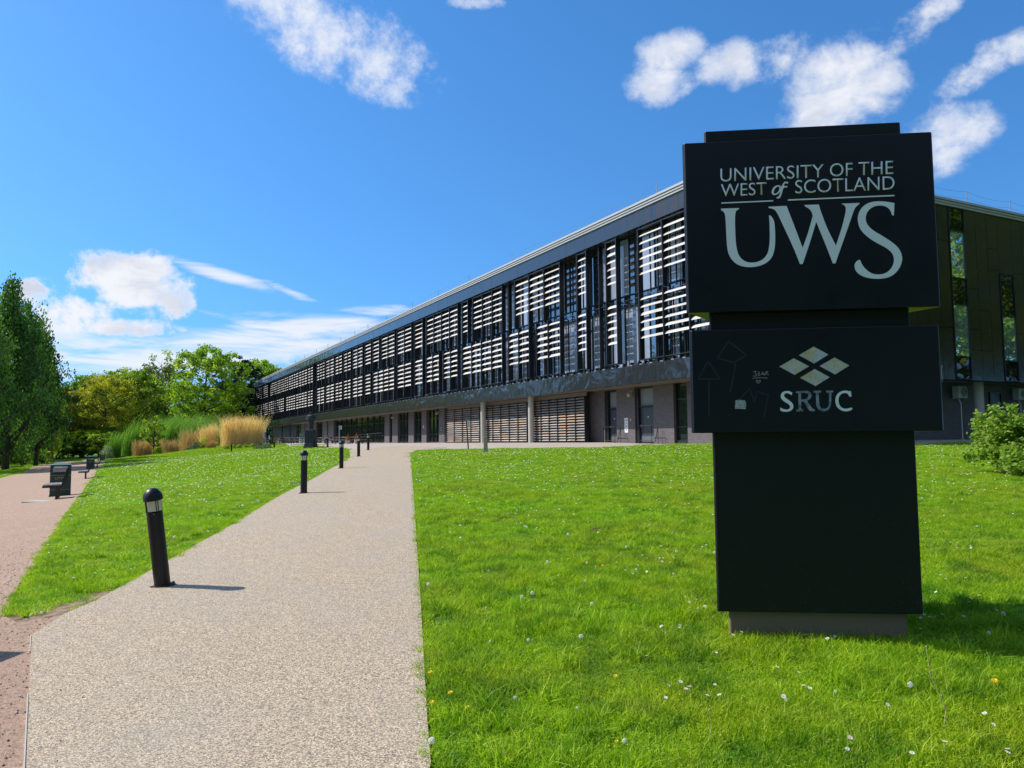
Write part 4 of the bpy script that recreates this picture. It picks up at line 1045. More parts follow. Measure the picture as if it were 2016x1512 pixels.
def stroke(pts, w, name, m, parent, f=cr2, th=.0012):
    """painted or scratched line on the face, one ribbon per polyline"""
    mb = MB(); P = [sl_(*q) for q in f(pts)]
    for a, b in zip(P[:-1], P[1:]):
        dx, dz = b[0] - a[0], b[1] - a[1]; L = math.hypot(dx, dz) or 1; nx, nz = -dz / L * w / 2, dx / L * w / 2; ex, ez = dx / L * w * .3, dz / L * w * .3
        q = [(a[0] + nx - ex, a[1] + nz - ez), (b[0] + nx + ex, b[1] + nz + ez), (b[0] - nx + ex, b[1] - nz + ez), (a[0] - nx - ex, a[1] - nz - ez)]
        mb.add([(x, -.001, z) for x, z in q] + [(x, -.001 - th, z) for x, z in q], [(0, 1, 2, 3), (7, 6, 5, 4), (0, 4, 5, 1), (1, 5, 6, 2), (2, 6, 7, 3), (3, 7, 4, 0)])
    return mb
MT['ghost'] = mat('faded blue marker', (.008, .013, .024), .38)
MT['tagpen'] = mat('pale scratched tag', (.35, .33, .36), .5)
def merge(mbs):
    o = MB()
    for q in mbs: o.add(q.v, q.f)
    return o
merge([stroke([(170,465),(240,340),(325,470),(170,470)], .012, '', 0, 0), stroke([(245,490),(245,740)], .012, '', 0, 0), stroke([(310,310),(390,195),(520,295),(430,350),(310,320)], .012, '', 0, 0), stroke([(440,360),(405,560)], .012, '', 0, 0),
       stroke([(470,620),(545,540),(580,640),(600,560),(680,590),(650,750)], .010, '', 0, 0)]).build('faded_drawing', MT['ghost'], lo_)
merge([stroke([(570,420),(590,412),(584,430),(600,440),(586,452),(570,448)], .0032, '', 0, 0), stroke([(604,418),(618,422),(608,432),(620,440),(606,450)], .003, '', 0, 0), stroke([(628,440),(640,420),(652,440),(630,434)], .003, '', 0, 0),
       stroke([(656,446),(662,418),(680,416),(664,430),(684,440)], .003, '', 0, 0), stroke([(566,466),(622,462),(676,464)], .003, '', 0, 0), stroke([(594,480),(598,498),(610,502),(620,492),(622,480),(608,486),(594,480)], .0035, '', 0, 0)]).build('scratched_tag', MT['tagpen'], lo_)
b = stroke([(1957,370),(1954,420),(1960,488)], .004, '', 0, 0); b.build('scratch', MT['tagpen'], lo_)
MT['sticker'] = mat('torn grey sticker', (.33, .38, .38), .7); k = MN(MT['sticker']); n = k.noise(k.co('Object'), 120, 5, .8); k.col(k.ramp(n, [(.35, (.10, .12, .13)), (.6, (.40, .45, .45))]))
flat([tr([(440,628,1),(462,624,1),(510,628,1),(518,652,1),(516,692,1),(436,690,1)], 0, cr2)], 'torn_sticker', MT['sticker'], lo_)
# ------------------------------------------------------------------ bollard lights
MT['lens'] = mat('frosted bollard lens', (.62, .64, .50), .25); 
b_ = MT['lens'].node_tree.nodes['Principled BSDF']; b_.inputs['Transmission Weight'].default_value = .35; b_.inputs['Roughness'].default_value = .3
MT['bollard'] = mat('black bollard paint', (.007, .007, .009), .33, spec=.35)
_k = MN(MT['bollard']); _n = _k.noise(_k.co('Object'), 6, 5, .7); _k.rough(_k.ramp(_n, [(.3, (.25,)*3), (.7, (.5,)*3)]))
def make_bollard():
    r = empty('bollard_light', (0, 0, 0)); R0 = .076
    b = MB(); b.lathe([(R0, 0), (R0, .755), (R0 - .012, .765), (.03, .768)], 32); b.build('post', MT['bollard'], r, True)
    b = MB(); b.lathe([(R0 + .008, .872), (R0 + .016, .878), (R0 + .016, .905), (R0 + .010, .935), (R0 - .006, .962), (.052, .984), (.028, .997), (.0, 1.0)], 32, cap=False); b.lathe([(R0 + .008, .872), (.0, .871)], 32, cap=False); b.build('cap', MT['bollard'], r, True)
    b = MB(); b.lathe([(R0 - .004, .768), (R0 - .002, .872)], 32, cap=False); b.build('lens', MT['lens'], r, True)
    b = MB()
    for k in range(8):
        a = 2 * math.pi * (k // 2) / 4 + (.13 if k % 2 else -.13) + .5
        b.tube([(math.cos(a) * R0, math.sin(a) * R0, .76), (math.cos(a) * R0, math.sin(a) * R0, .875)], .0042, 5)
    b.build('lens_bars', MT['bollard'], r)
    b = MB(); b.lathe([(.118, -.02), (.118, .008), (.10, .014)], 28); 
    for k in range(4): b.lathe([(.012, .008), (.012, .024)], 6, (.104 * math.cos(k * 1.571 + .3), .104 * math.sin(k * 1.571 + .3), 0))
    b.build('base_flange', MT['rust'], r)
    b = MB(); b.lathe([(.004, 0), (.004, .003)], 8, (0, 0, 0)); o = b.build('screw', MT['steel'], r); o.rotation_euler = (R(90), 0, 0); o.location = (.0, -R0 + .001, .745)
    return r
MT['rust'] = mat('rusty flange', (.035, .022, .018), .8)
BL = [((320, 1160), None, 'leaning black bollard light at the left edge of the pebble path, nearest of all'),
      ((598, 973), None, 'upright black bollard light on the path edge, second nearest to the viewer'),
      ((672, 923), None, 'black bollard light in front of the thin sign pole, third along the path'),
      ((706, 899.5), None, 'black bollard light at the tip of the lawn beside the planters'),
      ((725, 886.6), None, 'black bollard light standing alone on the pale paving before the glass wall'),
      ((645, 883.7), 62, 'small black bollard light just right of the dark statue'),
      ((540, 885), 80, 'small black bollard light by the low lavender bush near the picnic tables'),
      ((456, 889.5), 82, 'small black bollard light in front of the biggest tan grass clump'),
      ((386.5, 891.6), 102, 'small black bollard light in front of a rounded grey green bush'),
      ((329.5, 895), 111, 'small black bollard light on the bank below the brown grasses'),
      ((281.7, 898), 123, 'tiny black bollard light right of the russet shrub'),
      ((240.5, 900.6), 136, 'tiny black bollard light in front of the russet shrub')]
b0 = make_bollard()
for i, ((px, py), y, lab) in enumerate(BL):
    o = b0 if i == 0 else copy_tree(b0)
    if y is None:
        x, y = gp(px, py)
        if i < 2: y += .08; x = x * (y / (y - .08))
    else: x = at(px, y)[0]; 
    o.location = (x, y, tz(x, y) + .015); o.rotation_euler = (0, 0, i * .7)
    tag(o, lab, 'bollard light', 'bollard lights along the paths')
b0.rotation_euler = (R(3.0), R(-6.8), .35)
b0.scale = (1.0, 1.0, .985)

# ------------------------------------------------------------------ litter bins and benches by the red path
MT['bin'] = mat('dark green bin', (.012, .045, .035), .4)
MT['bintop'] = mat('pale green bin lid', (.10, .20, .16), .45)
MT['gold'] = mat('gold bin lettering', (.55, .38, .12), .5)
def make_bin():
    r = empty('litter_bin', (0, 0, 0)); w = .32
    b = MB(); b.box(-w, w, -w, w, 0, .80); 
    for sx in (-1, 1):
        for sy in (-1, 1): b.box(sx * w, sx * (w - .07), sy * w, sy * (w - .07), .80, 1.10)
    b.box(-w, w, -w, w, 1.04, 1.10); b.box(-w - .02, w + .02, -w - .02, w + .02, -.02, .04)
    for s in (-1, 1):      # rounded ends of the mouths
        for k in range(5):
            a = k * 18; b.box(s * (w - .07), s * (w - .07 - .06 * (1 - math.sin(R(a + 9)))), -w, -w + .02, .80 + k * .024, .824 + k * .024); b.box(s * (w - .07), s * (w - .07 - .06 * (1 - math.sin(R(a + 9)))), -w, -w + .02, 1.04 - k * .024, 1.016 - k * .024)
    b.build('body', MT['bin'], r, bevel=.006)
    b = MB(); b.v = [(-w-.02,-w-.02,1.10),(w+.02,-w-.02,1.10),(w+.02,w+.02,1.10),(-w-.02,w+.02,1.10),(-.12,-.12,1.17),(.12,-.12,1.17),(.12,.12,1.17),(-.12,.12,1.17)]
    b.f = [(0,3,2,1),(4,5,6,7),(0,1,5,4),(1,2,6,5),(2,3,7,6),(3,0,4,7)]; b.mi = [0] * 6; b.build('lid', MT['bintop'], r)
    b = MB(); b.box(-w, w, -w - .004, -w, .735, .742); b.box(-w, w, -w - .004, -w, .24, .246); b.build('gold_line', MT['gold'], r)
    me = text_mesh('LITTER', 1.1); me.transform(Matrix.Translation((-.165, -w - .003, .60)) @ Matrix.Rotation(R(90), 4, 'X') @ Matrix.Scale(.105, 4)); me.materials.append(MT['gold']); link('lettering', me, r)
    b = MB(); b.box(-w + .03, w - .03, -w + .03, w - .03, .78, .84); b.build('liner', MT['dark'], r)
    return r
bin0 = make_bin()
for i, (px, py, y, lab) in enumerate(((122, 975, 27.0, 'green litter bin with gold lettering standing behind the nearest bench'), (179.5, 920, 67.0, 'green litter bin behind the second bench along the red path'), (203, 905, 112.0, 'green litter bin farthest along the red path, by the pale bushes'), (None, 0, 0, 'unseen green litter bin added out of view to cast a shadow on the red path'))):
    o = bin0 if i == 0 else copy_tree(bin0)
    if px is None: x, y = -4.98, 5.60  # unseen bin, added left of the view for its shadow on the path
    else: x = at(px, y)[0]
    o.location = (x, y, tz(x, y)); o.rotation_euler = (0, 0, R(30 - i) if px else R(-12.8)); tag(o, lab, 'litter bin', 'green litter bins by the red path')
MT['benchwood'] = mat('grey weathered bench slats', (.22, .20, .17), .55)
MT['benchdark'] = mat('dark stained bench and shaded table legs', (.028, .02, .018), .5)
def make_bench():
    """length along Y, seat faces -X (the path)"""
    r = empty('park_bench', (0, 0, 0)); L = 1.5
    b = MB()
    for k in range(4): 
        x = -.46 + k * .14; b.box(x, x + .125, 0, L, .455 + .004 * k, .495 + .004 * k)
    b.build('seat', MT['benchwood'], r)
    b = MB()
    for k in range(3):
        z = .60 + k * .15; x = .10 + k * .045; b.add([(x, 0, z), (x + .035, 0, z - .005), (x + .035, L, z - .005), (x, L, z), (x + .04, 0, z + .13), (x + .075, 0, z + .125), (x + .075, L, z + .125), (x + .04, L, z + .13)], [(0,3,2,1),(4,5,6,7),(0,1,5,4),(1,2,6,5),(2,3,7,6),(3,0,4,7)])
    b.build('backrest', MT['benchdark'], r)
    for y in (.12, L - .12):
        b = MB(); b.box(-.48, .12, y - .03, y + .03, .39, .45); b.box(-.09, -.01, y - .035, y + .035, -.05, .40); b.build('leg', MT['benchdark'], r)
        b = MB(); b.add([(.06, y-.03, .42), (.14, y-.03, .42), (.14, y+.03, .42), (.06, y+.03, .42), (.25, y-.03, 1.06), (.30, y-.03, 1.05), (.30, y+.03, 1.05), (.25, y+.03, 1.06)], [(0,3,2,1),(4,5,6,7),(0,1,5,4),(1,2,6,5),(2,3,7,6),(3,0,4,7)]); b.build('back_support', MT['benchdark'], r)
    return r
be0 = make_bench()
for i, (px, y, lab) in enumerate(((118, 23.6, 'dark park bench with grey slatted seat, nearest on the red path'), (172, 45.5, 'dark park bench between the two nearer green litter bins'), (194, 67.5, 'small dark bench beside the second litter bin'), (195.5, 98, 'far dark bench just before the last litter bin'))):
    o = be0 if i == 0 else copy_tree(be0); x = at(px, y)[0]
    o.location = (x, y, tz(x, y)); o.rotation_euler = (0, 0, R(28)); o.scale = (.9, .9, .92); tag(o, lab, 'bench', 'park benches facing the red path')
b = MB(); x, y, z = at(78, 23.0); b.box(x - .28, x + .34, y - .32, y + .3, z - .05, z + .035); tag(b.build('stone_slab', MT['conc'], None, bevel=.008), 'flat pale stone slab set in the ash before the nearest bench', 'slab')

# ------------------------------------------------------------------ posts and signs on poles
MT['stump'] = mat('pale weathered timber post', (.42, .33, .22), .85); k = MN(MT['stump']); n = k.noise(k.co('Object', (6, 6, 1)), 3, 5, .7); k.col(k.ramp(n, [(.3, (.26, .19, .12)), (.7, (.50, .41, .29))]))
x, y = gp(956.5, 891); s = y / FPX
b = MB(); w = 4.2 * s; h = 31 * s; b.add([(-w,-w,-.05),(w,-w,-.05),(w,w,-.05),(-w,w,-.05),(-w*1.02,-w,h),(w*.7,-w,h*.97),(w*.7,w,h*.95),(-w*1.02,w,h)], [(0,3,2,1),(4,5,6,7),(0,1,5,4),(1,2,6,5),(2,3,7,6),(3,0,4,7)])
o = b.build('timber_post', MT['stump'], None, bevel=.012); o.location = (x, y, tz(x, y)); tag(o, 'short pale timber post standing at the top of the lawn', 'post')
def pole_sign(px, y, h, side, panel, lab, lean=0.0, pole='black', w=.34, ph=.5):
    x, _, z = at(px, y); r = empty('pole_sign', (x, y, z), 0, lab, 'sign', 'small signs on poles near the building'); r.rotation_euler = (0, R(lean), R(4))
    b = MB(); b.tube([(0, 0, -.1), (0, 0, h)], .038, 10); b.build('pole', MT[pole], r)
    b = MB(); b.box(.03 * side, (w + .03) * side, -.02, .005, h - ph, h); b.build('sign_panel', MT[panel], r)
    b = MB()
    for zz in (h - .14, h - .24, h - .33): b.box(.08 * side, (w - .03) * side, -.025, -.02, zz, zz + .035)
    b.build('lettering', MT['noticeprint'] if panel != 'frame' else MT['white'], r); return r
pole_sign(922, 43.2, 1.62, 1, 'white', 'thin black leaning pole with small white sign before the louvre screen', -3.5, w=.14, ph=.38)
pole_sign(667.8, 72, 1.75, 1, 'bluegrey', 'pale grey pole with a small sign panel above the third bollard', 0, 'steel', .2, .36)
pole_sign(517.5, 92, 2.1, 1, 'white', 'white board on a pole at the far end of the picnic area', 0, 'steel', .34, .7)

# ------------------------------------------------------------------ picnic tables, planters, railing, statue on the terrace
MT['pine'] = mat('grey brown picnic timber', (.34, .29, .24), .75)
def make_picnic():
    r = empty('picnic_table', (0, 0, 0)); L = 1.8
    b = MB()
    for k in range(5): b.box(-L/2, L/2, -.38 + k * .155, -.24 + k * .155, .71, .75)
    b.build('tabletop', MT['pine'], r)
    for s in (-1, 1):
        b = MB()
        for k in range(2): b.box(-L/2, L/2, s * (.62 + k * .14), s * (.74 + k * .14), .42, .46)
        b.build('bench_seat', MT['pine'], r)
    for x in (-.6, .6):
        b = MB(); b.box(x - .03, x + .03, -.82, .82, .33, .42); b.box(x - .03, x + .03, -.36, .36, .62, .71)
        for s in (-1, 1): b.add([(x-.05, s*.58, 0), (x-.05, s*.70, 0), (x-.01, s*.70, 0), (x-.01, s*.58, 0), (x-.05, s*.22, .71), (x-.05, s*.34, .71), (x-.01, s*.34, .71), (x-.01, s*.22, .71)], [(0,3,2,1),(4,5,6,7),(0,1,5,4),(1,2,6,5),(2,3,7,6),(3,0,4,7)])
        b.build('leg', MT['benchdark'], r)  # legs darker than the tops: shade under the table put into the colour
    return r
pt0 = make_picnic(); rs = random.Random(2)
PT = [(631, 84, 10), (655, 88, 60), (676, 84, -20), (699, 80, 75), (713, 86, 15), (585, 86, 20), (565, 92, -10), (545, 97, 40), (528, 104, 10), (664, 96, 5), (642, 100, 50), (690, 92, 40), (574, 104, 0), (600, 95, 30), (513, 112, 15), (552, 112, 30)]
PTL = ['just right of the statue', 'behind the small bollard right of the statue', 'behind the thin sign pole', 'between the two orange cone plants', 'right of the second orange cone plant', 'just left of the statue', 'behind the low lavender bush', 'right of the yellow green cone bush', 'left of the yellow green cone bush', 'in the second row behind the sign pole', 'in the second row right of the statue', 'in the second row behind the orange cone', 'in the second row left of the statue', 'half hidden behind the statue', 'farthest left by the building corner', 'in the back row of the far terrace']
for i, (px, y, a) in enumerate(PT):
    o = pt0 if i == 0 else copy_tree(pt0); x, _, z = at(px, y); o.location = (x, y, z + .015); o.rotation_euler = (0, 0, R(a))
    tag(o, 'grey timber picnic table ' + PTL[i], 'picnic table', 'timber picnic tables on the terrace')
MT['orangeleaf'] = leafy('orange brown foliage', (.25, .07, .02), (.45, .14, .03), (.55, .22, .06), .3)
MT['coneleaf'] = leafy('olive gold foliage', (.10, .12, .02), (.17, .19, .03), (.24, .24, .05), .3)
def np_leaves(C, sz, rs, flat=0.0, tint=None, up=None):
    """diamond leaves at points C; returns V, F, tint"""
    n = len(C); u = rs.normal(size=(n, 3)); u[:, 2] *= (1 - flat); u /= np.linalg.norm(u, axis=1)[:, None]
    if up is not None: u = u * .5 + up; u /= np.linalg.norm(u, axis=1)[:, None]
    w = rs.normal(size=(n, 3)); v = np.cross(u, w); v /= np.linalg.norm(v, axis=1)[:, None] + 1e-9
    s = (sz * rs.uniform(.6, 1.3, n))[:, None]; V = np.stack([C - u*s, C + v*s*.62 - u*s*.1, C + u*s, C - v*s*.62 - u*s*.1], 1).reshape(-1, 3)
    F = np.arange(4 * n).reshape(-1, 4); t = np.repeat(np.clip(rs.normal(.5, .22, n) if tint is None else tint, 0, 1), 4); return V, F, t
def cone_shrub(h, r, n, sz, m, seedv, name='foliage', parent=None):
    rs = np.random.default_rng(seedv); z = rs.random(n) ** 1.3; rad = r * np.where(z < .18, .75 + z * 1.4, (1 - z) ** .75 * 1.12) * rs.uniform(.6, 1.0, n) ** .5; a = rs.uniform(0, 6.28, n)
    C = np.stack([np.cos(a) * rad, np.sin(a) * rad, z * h], 1); V, F, t = np_leaves(C, sz, rs); return link(name, np_mesh(name, V, F, {'tint': t}, m), parent)
for i, (px, y, lab) in enumerate(((685, 76, 'orange brown cone shaped plant in a square white planter'), (702.3, 72, 'orange cone plant in a white planter half hidden behind a bollard'))):
    x, _, z = at(px, y); r = empty('potted_cone', (x, y, z), .3, lab, 'potted plant', 'orange cone plants in planters'); b = MB(); b.prism([(-.17,-.17),(.17,-.17),(.17,.17),(-.17,.17)], 0, .06); b.add([(-.17,-.17,.06),(.17,-.17,.06),(.17,.17,.06),(-.17,.17,.06),(-.21,-.21,.40),(.21,-.21,.40),(.21,.21,.40),(-.21,.21,.40)], [(4,5,6,7),(0,1,5,4),(1,2,6,5),(2,3,7,6),(3,0,4,7)]); b.build('planter', MT['conc'], r)
    o = cone_shrub(.62, .2, 700, .04, MT['orangeleaf'], 3 + i, parent=r); o.location = (0, 0, .38)
x, _, z = at(536, 90); r = empty('conical_bush', (x, y, z), 0, 'slim olive gold cone shaped bush left of the picnic tables', 'bush'); r.location = (x, 90, z); cone_shrub(1.15, .34, 900, .06, MT['coneleaf'], 9, parent=r)
# terrace railing in front of the big glass wall
b = MB(); r = empty('terrace_railing', (0, 0, 0), 0, 'thin black metal railing in front of the big glass wall', 'railing')
p0 = Vector(at(702, 84)); p1 = Vector(at(752, 72)); n_ = 9
f = MB(); f.tube([p0 + Vector((0,0,1.0)), p1 + Vector((0,0,1.0))], .018); f.tube([p0 + Vector((0,0,.12)), p1 + Vector((0,0,.12))], .02)
f.build('handrail', MT['frame'], r)
for i in range(n_ + 1):
    p = p0.lerp(p1, i / n_); g = MB(); g.tube([p, p + Vector((0, 0, 1.0))], .028); g.build('railing_post', MT['black'], r)
# statue: figure on a plinth
x, y, z = at(612, 64); y0s = 64
st = empty('statue', (x, y, z), R(-12), 'shade-darkened stone statue of a standing figure with bent arms on a tall plinth', 'statue')
MT['stone'] = mat('stone darkened for shade', (.018, .022, .032), .75); k = MN(MT['stone']); n = k.noise(k.co('Object'), 6, 5, .7); k.col(k.ramp(n, [(.35, (.012, .016, .025)), (.7, (.032, .037, .046))]))  # near-black tone puts the statue's shade into the stone colour
MT['stonelight'] = mat('pale worn stone', (.30, .30, .29), .8)
b = MB()
def frus(b, w0, w1, z0, z1): b.add([(-w0,-w0,z0),(w0,-w0,z0),(w0,w0,z0),(-w0,w0,z0),(-w1,-w1,z1),(w1,-w1,z1),(w1,w1,z1),(-w1,w1,z1)], [(0,3,2,1),(4,5,6,7),(0,1,5,4),(1,2,6,5),(2,3,7,6),(3,0,4,7)])
frus(b, .47, .46, -.1, .14); frus(b, .42, .41, .143, .34); frus(b, .385, .36, .343, 1.42); b.build('plinth', MT['stone'], st, bevel=.02)
b = MB(); frus(b, .375, .37, 1.423, 1.47); frus(b, .30, .29, 1.473, 1.52); b.build('plinth_cap', MT['stone'], st, bevel=.015)
def skin_body(name, J, E, root, m, parent, sub=2):
    me = bpy.data.meshes.new(name); me.from_pydata([j[0] for j in J], E, []); o = link(name, me, parent, m); 
    md = o.modifiers.new('skin', 'SKIN'); md.use_smooth_shade = True
    for i, j in enumerate(J): me.skin_vertices[0].data[i].radius = (j[1], j[2] if len(j) > 2 else j[1])
    me.skin_vertices[0].data[root].use_root = True
    s = o.modifiers.new('sub', 'SUBSURF'); s.levels = sub; s.render_levels = sub; return o
J = [((0,0,.82),.16,.13),((0,0,1.03),.17,.13),((0,0,1.22),.19,.13),((0,0,1.34),.08,.08),((0,-.02,1.40),.065),((0,-.03,1.51),.105,.11),((0,-.03,1.60),.09,.10),
     ((-.21,0,1.25),.10),((-.36,.04,.98),.09),((-.18,-.14,.92),.05),((.21,0,1.25),.10),((.36,.04,.98),.09),((.17,-.16,.98),.05),
     ((-.09,0,.75),.105),((-.10,0,.42),.085),((-.11,.02,.06),.062),((-.12,-.13,.04),.05),((.09,0,.75),.105),((.11,-.02,.42),.085),((.12,0,.06),.062),((.14,-.15,.04),.05),
     ((-.13,-.17,.96),.03),((.11,-.18,1.0),.03)]
E = [(0,1),(1,2),(2,3),(3,4),(4,5),(5,6),(2,7),(7,8),(8,9),(9,21),(2,10),(10,11),(11,12),(12,22),(0,13),(13,14),(14,15),(15,16),(0,17),(17,18),(18,19),(19,20)]
o = skin_body('figure', J, E, 0, MT['stone'], st); o.location = (0, 0, 1.50); o.scale = (1.18, 1.2, .95)
b = MB(); b.lathe([(.15, .0), (.17, .25), (.215, .5), (.205, .78), (.27, 1.04), (.25, 1.16), (.09, 1.27)], 20, (0, .02, 1.52)); o = b.build('long_coat', MT['stone'], st, True); o.scale = (1.2, .85, 1)
# ------------------------------------------------------------------ trees
def tree_data(seedv, H, Rw, clear, style, nclump, nleaf, lsz, gap=.0):
    """returns wood MB and leaf arrays. style: 'round', 'poplar', 'pine', 'sparse'"""
    rnd = random.Random(seedv); rs = np.random.default_rng(seedv); wood = MB()
    tr0 = H * .016 + .06; bend = [(rnd.uniform(-1, 1) * H * .015, rnd.uniform(-1, 1) * H * .015) for _ in range(6)]
    pts = [(bend[i][0] * i / 5, bend[i][1] * i / 5, -.4 + (H * .9 + .4) * i / 5) for i in range(6)]; wood.tube(pts, tr0, 9, tr0 * .15)
    def env(z):
        u = (z - clear) / (H - clear)
        if u < 0 or u > 1: return 0.05
        if style == 'poplar': return Rw * (min(1, (u + .06) * 4) ** .5) * (1 - u ** 1.25) ** .8 * 1.1
        if style == 'pine': return Rw * (.45 + .75 * math.sin(math.pi * min(1, u * .9 + .1)) ** 1) * (1 - u ** 5)
        return Rw * max(.03, math.sin(math.pi * min(1, (u * .86 + .12)))) ** .62
    cl = []
    nl = 26 if style != 'poplar' else 46
    for i in range(nl):
        u = (i + rnd.random()) / nl; z0 = clear * .75 + (H * .86 - clear * .75) * u; a = i * 2.4 + rnd.uniform(-.5, .5)
        up = {'round': .55, 'sparse': .8, 'poplar': 1.6, 'pine': .12}[style]
        zt = z0; L = 0
        e = env(min(z0 + Rw * .35 * up, H * .97)) * rnd.uniform(.72, 1.08)
        b0_ = Vector((0, 0, z0)); tip = Vector((math.cos(a) * e, math.sin(a) * e, min(z0 + e * up * rnd.uniform(.6, 1.15), H * 1.0)))
        mid = b0_.lerp(tip, .5) + Vector((rnd.uniform(-.1, .1), rnd.uniform(-.1, .1), rnd.uniform(-.02, .10))) * e
        r0 = tr0 * (.42 * (1 - u) + .12); wood.tube([b0_, mid, tip], r0, 5, r0 * .2)
        for k in range(5):
            f = rnd.uniform(.35, 1.05); p = (b0_.lerp(mid, f * 2) if f < .5 else mid.lerp(tip, f * 2 - 1)); q = p + Vector((rnd.gauss(0, .22) * e, rnd.gauss(0, .22) * e, rnd.uniform(-.05, .28) * e * (1.8 if style == 'poplar' else 1)))
            wood.tube([p, q], r0 * .35, 4, r0 * .1); cl.append(q)
        cl.append(tip)
    while len(cl) < nclump:
        z = clear + (H - clear) * rnd.random(); e = env(z) * (rnd.random() ** .35) * rnd.uniform(.75, 1.04); a = rnd.uniform(0, 6.283); cl.append(Vector((math.cos(a) * e, math.sin(a) * e, z)))
    cl = cl[:nclump]
    Cs, Ts = [], []
    for c in cl:
        if rnd.random() < gap: continue
        n = max(6, int(nleaf * rnd.uniform(.5, 1.4))); s = Rw * rnd.uniform(.07, .15) * (1.0 if style != 'poplar' else 1.15)
        sc = (s, s, s * (.62 if style in ('round', 'pine') else 1.9 if style == 'poplar' else .8))
        P = rs.normal(size=(n, 3)); P = P / (np.linalg.norm(P, axis=1)[:, None] + .3) * rs.uniform(.5, 1.5, (n, 1)) * sc + np.array(c)
        Cs.append(P); Ts.append(np.full(n, np.clip(rnd.gauss(.5, .26), 0, 1)) + rs.normal(0, .13, n))
    C = np.concatenate(Cs); T = np.clip(np.concatenate(Ts), 0, 1)
    V, F, t = np_leaves(C, lsz, rs, tint=T, up=(np.array([0, 0, .9]) if style == 'poplar' else None)); return wood, (V, F, t)
MT['bark'] = mat('grey brown bark', (.07, .055, .042), .9); k = MN(MT['bark']); n = k.noise(k.co('Object', (3, 3, .6)), 2, 5, .7); k.col(k.ramp(n, [(.3, (.045, .035, .028)), (.7, (.12, .10, .08))]))
MT['lf_dark'] = leafy('poplar foliage', (0.0381, 0.102, 0.0229), (0.0951, 0.205, 0.0355), (0.237, 0.408, 0.0635), .3)
MT['lf_mid'] = leafy('mid green foliage', (0.0811, 0.155, 0.0187), (0.203, 0.31, 0.0262), (0.433, 0.478, 0.0468), .4)
MT['lf_yellow'] = leafy('yellow green foliage', (0.127, 0.172, 0.0184), (0.36, 0.364, 0.0276), (0.635, 0.547, 0.0552), .4)
MT['lf_bright'] = leafy('fresh green foliage', (0.105, 0.188, 0.0126), (0.229, 0.359, 0.0202), (0.42, 0.506, 0.0504), .5)
MT['lf_fresh'] = leafy('yellow green sapling leaves', (.12, .20, .015), (.26, .36, .03), (.40, .46, .06), .5)
MT['lf_pine'] = leafy('dark pine needles', (0.0078, 0.0208, 0.013), (0.0169, 0.039, 0.0208), (0.0338, 0.0585, 0.026), .12)
MT['lf_olive'] = leafy('olive foliage', (0.0864, 0.119, 0.0259), (0.184, 0.216, 0.0389), (0.324, 0.346, 0.0648), .35)
TM = {}
def tree_mesh(key, *a):
    w, (V, F, t) = tree_data(*a); TM[key] = (w.mesh('trunk', [MT['bark']], True), V, F, t)
tree_mesh('pop1', 1, 22, 5.6, 1.5, 'poplar', 430, 62, .16, .06); tree_mesh('pop2', 2, 20, 3.6, 1.2, 'poplar', 330, 56, .17, .08)
tree_mesh('rnd1', 3, 15, 7.0, 3.0, 'round', 400, 54, .20, .14); tree_mesh('rnd2', 4, 17, 7.6, 3.6, 'round', 400, 52, .21, .14); tree_mesh('spa', 5, 18, 4.6, 8.0, 'sparse', 150, 34, .20); tree_mesh('pin', 6, 18, 4.4, 7.0, 'pine', 190, 110, .15)
tree_mesh('sap', 8, 6, 1.9, 1.3, 'sparse', 110, 26, .11)
tree_mesh('bsh', 7, 5.5, 3.0, .4, 'round', 190, 60, .15)
TMC = {}
def plant_tree(key, m, px, y, h, lab, cat='tree', group=None, x=None, wide=1.0, name='tree', rz=None):
    w, V, F, t = TM[key]; k_ = (key, m)
    if k_ not in TMC: TMC[k_] = np_mesh('crown', V, F, {'tint': t}, MT[m])
    if x is None: x, _, z = at(px, y)
    z = tz(x, y); H0 = {'pop1': 22, 'pop2': 20, 'rnd1': 15, 'rnd2': 17, 'spa': 18, 'pin': 18, 'bsh': 5.5, 'sap': 6}[key]; s = h / H0
    r = empty(name, (x, y, z), (hash((round(x), round(y))) % 628) / 100 if rz is None else rz, lab, cat, group); r.scale = (s * wide, s * wide, s)
    link('trunk', w, r); link('crown', TMC[k_], r); return r
def hpx(px, py, y):      # height above ground for a top seen at py
    d = ray(px, py); z = EYE + d.z / d.y * y; return z - at(px, y)[2]
TG = 'woodland trees round the lawn'
# left foreground poplars
plant_tree('pop1', 'lf_dark', 12, 72, hpx(12, 562, 72), 'tallest dark poplar at the left edge of the picture', group=TG, name='poplar_tree', rz=1)
plant_tree('pop2', 'lf_dark', 72, 80, hpx(78, 632, 80), 'shorter dark poplar right of the tallest one', group=TG, name='poplar_tree', rz=2, wide=1.05)
plant_tree('pop2', 'lf_dark', 46, 86, hpx(46, 600, 86), 'dark poplar squeezed between the two at the left edge', group=TG, name='poplar_tree', rz=3)
plant_tree('pop1', 'lf_dark', -75, 66, 17, 'dark poplar cut off by the left picture edge', group=TG, name='poplar_tree', rz=4)
plant_tree('pop2', 'lf_mid', 95, 98, hpx(96, 690, 98), 'slender tree with bare lower trunk right of the poplars', group=TG, name='poplar_tree', rz=5, wide=.7)
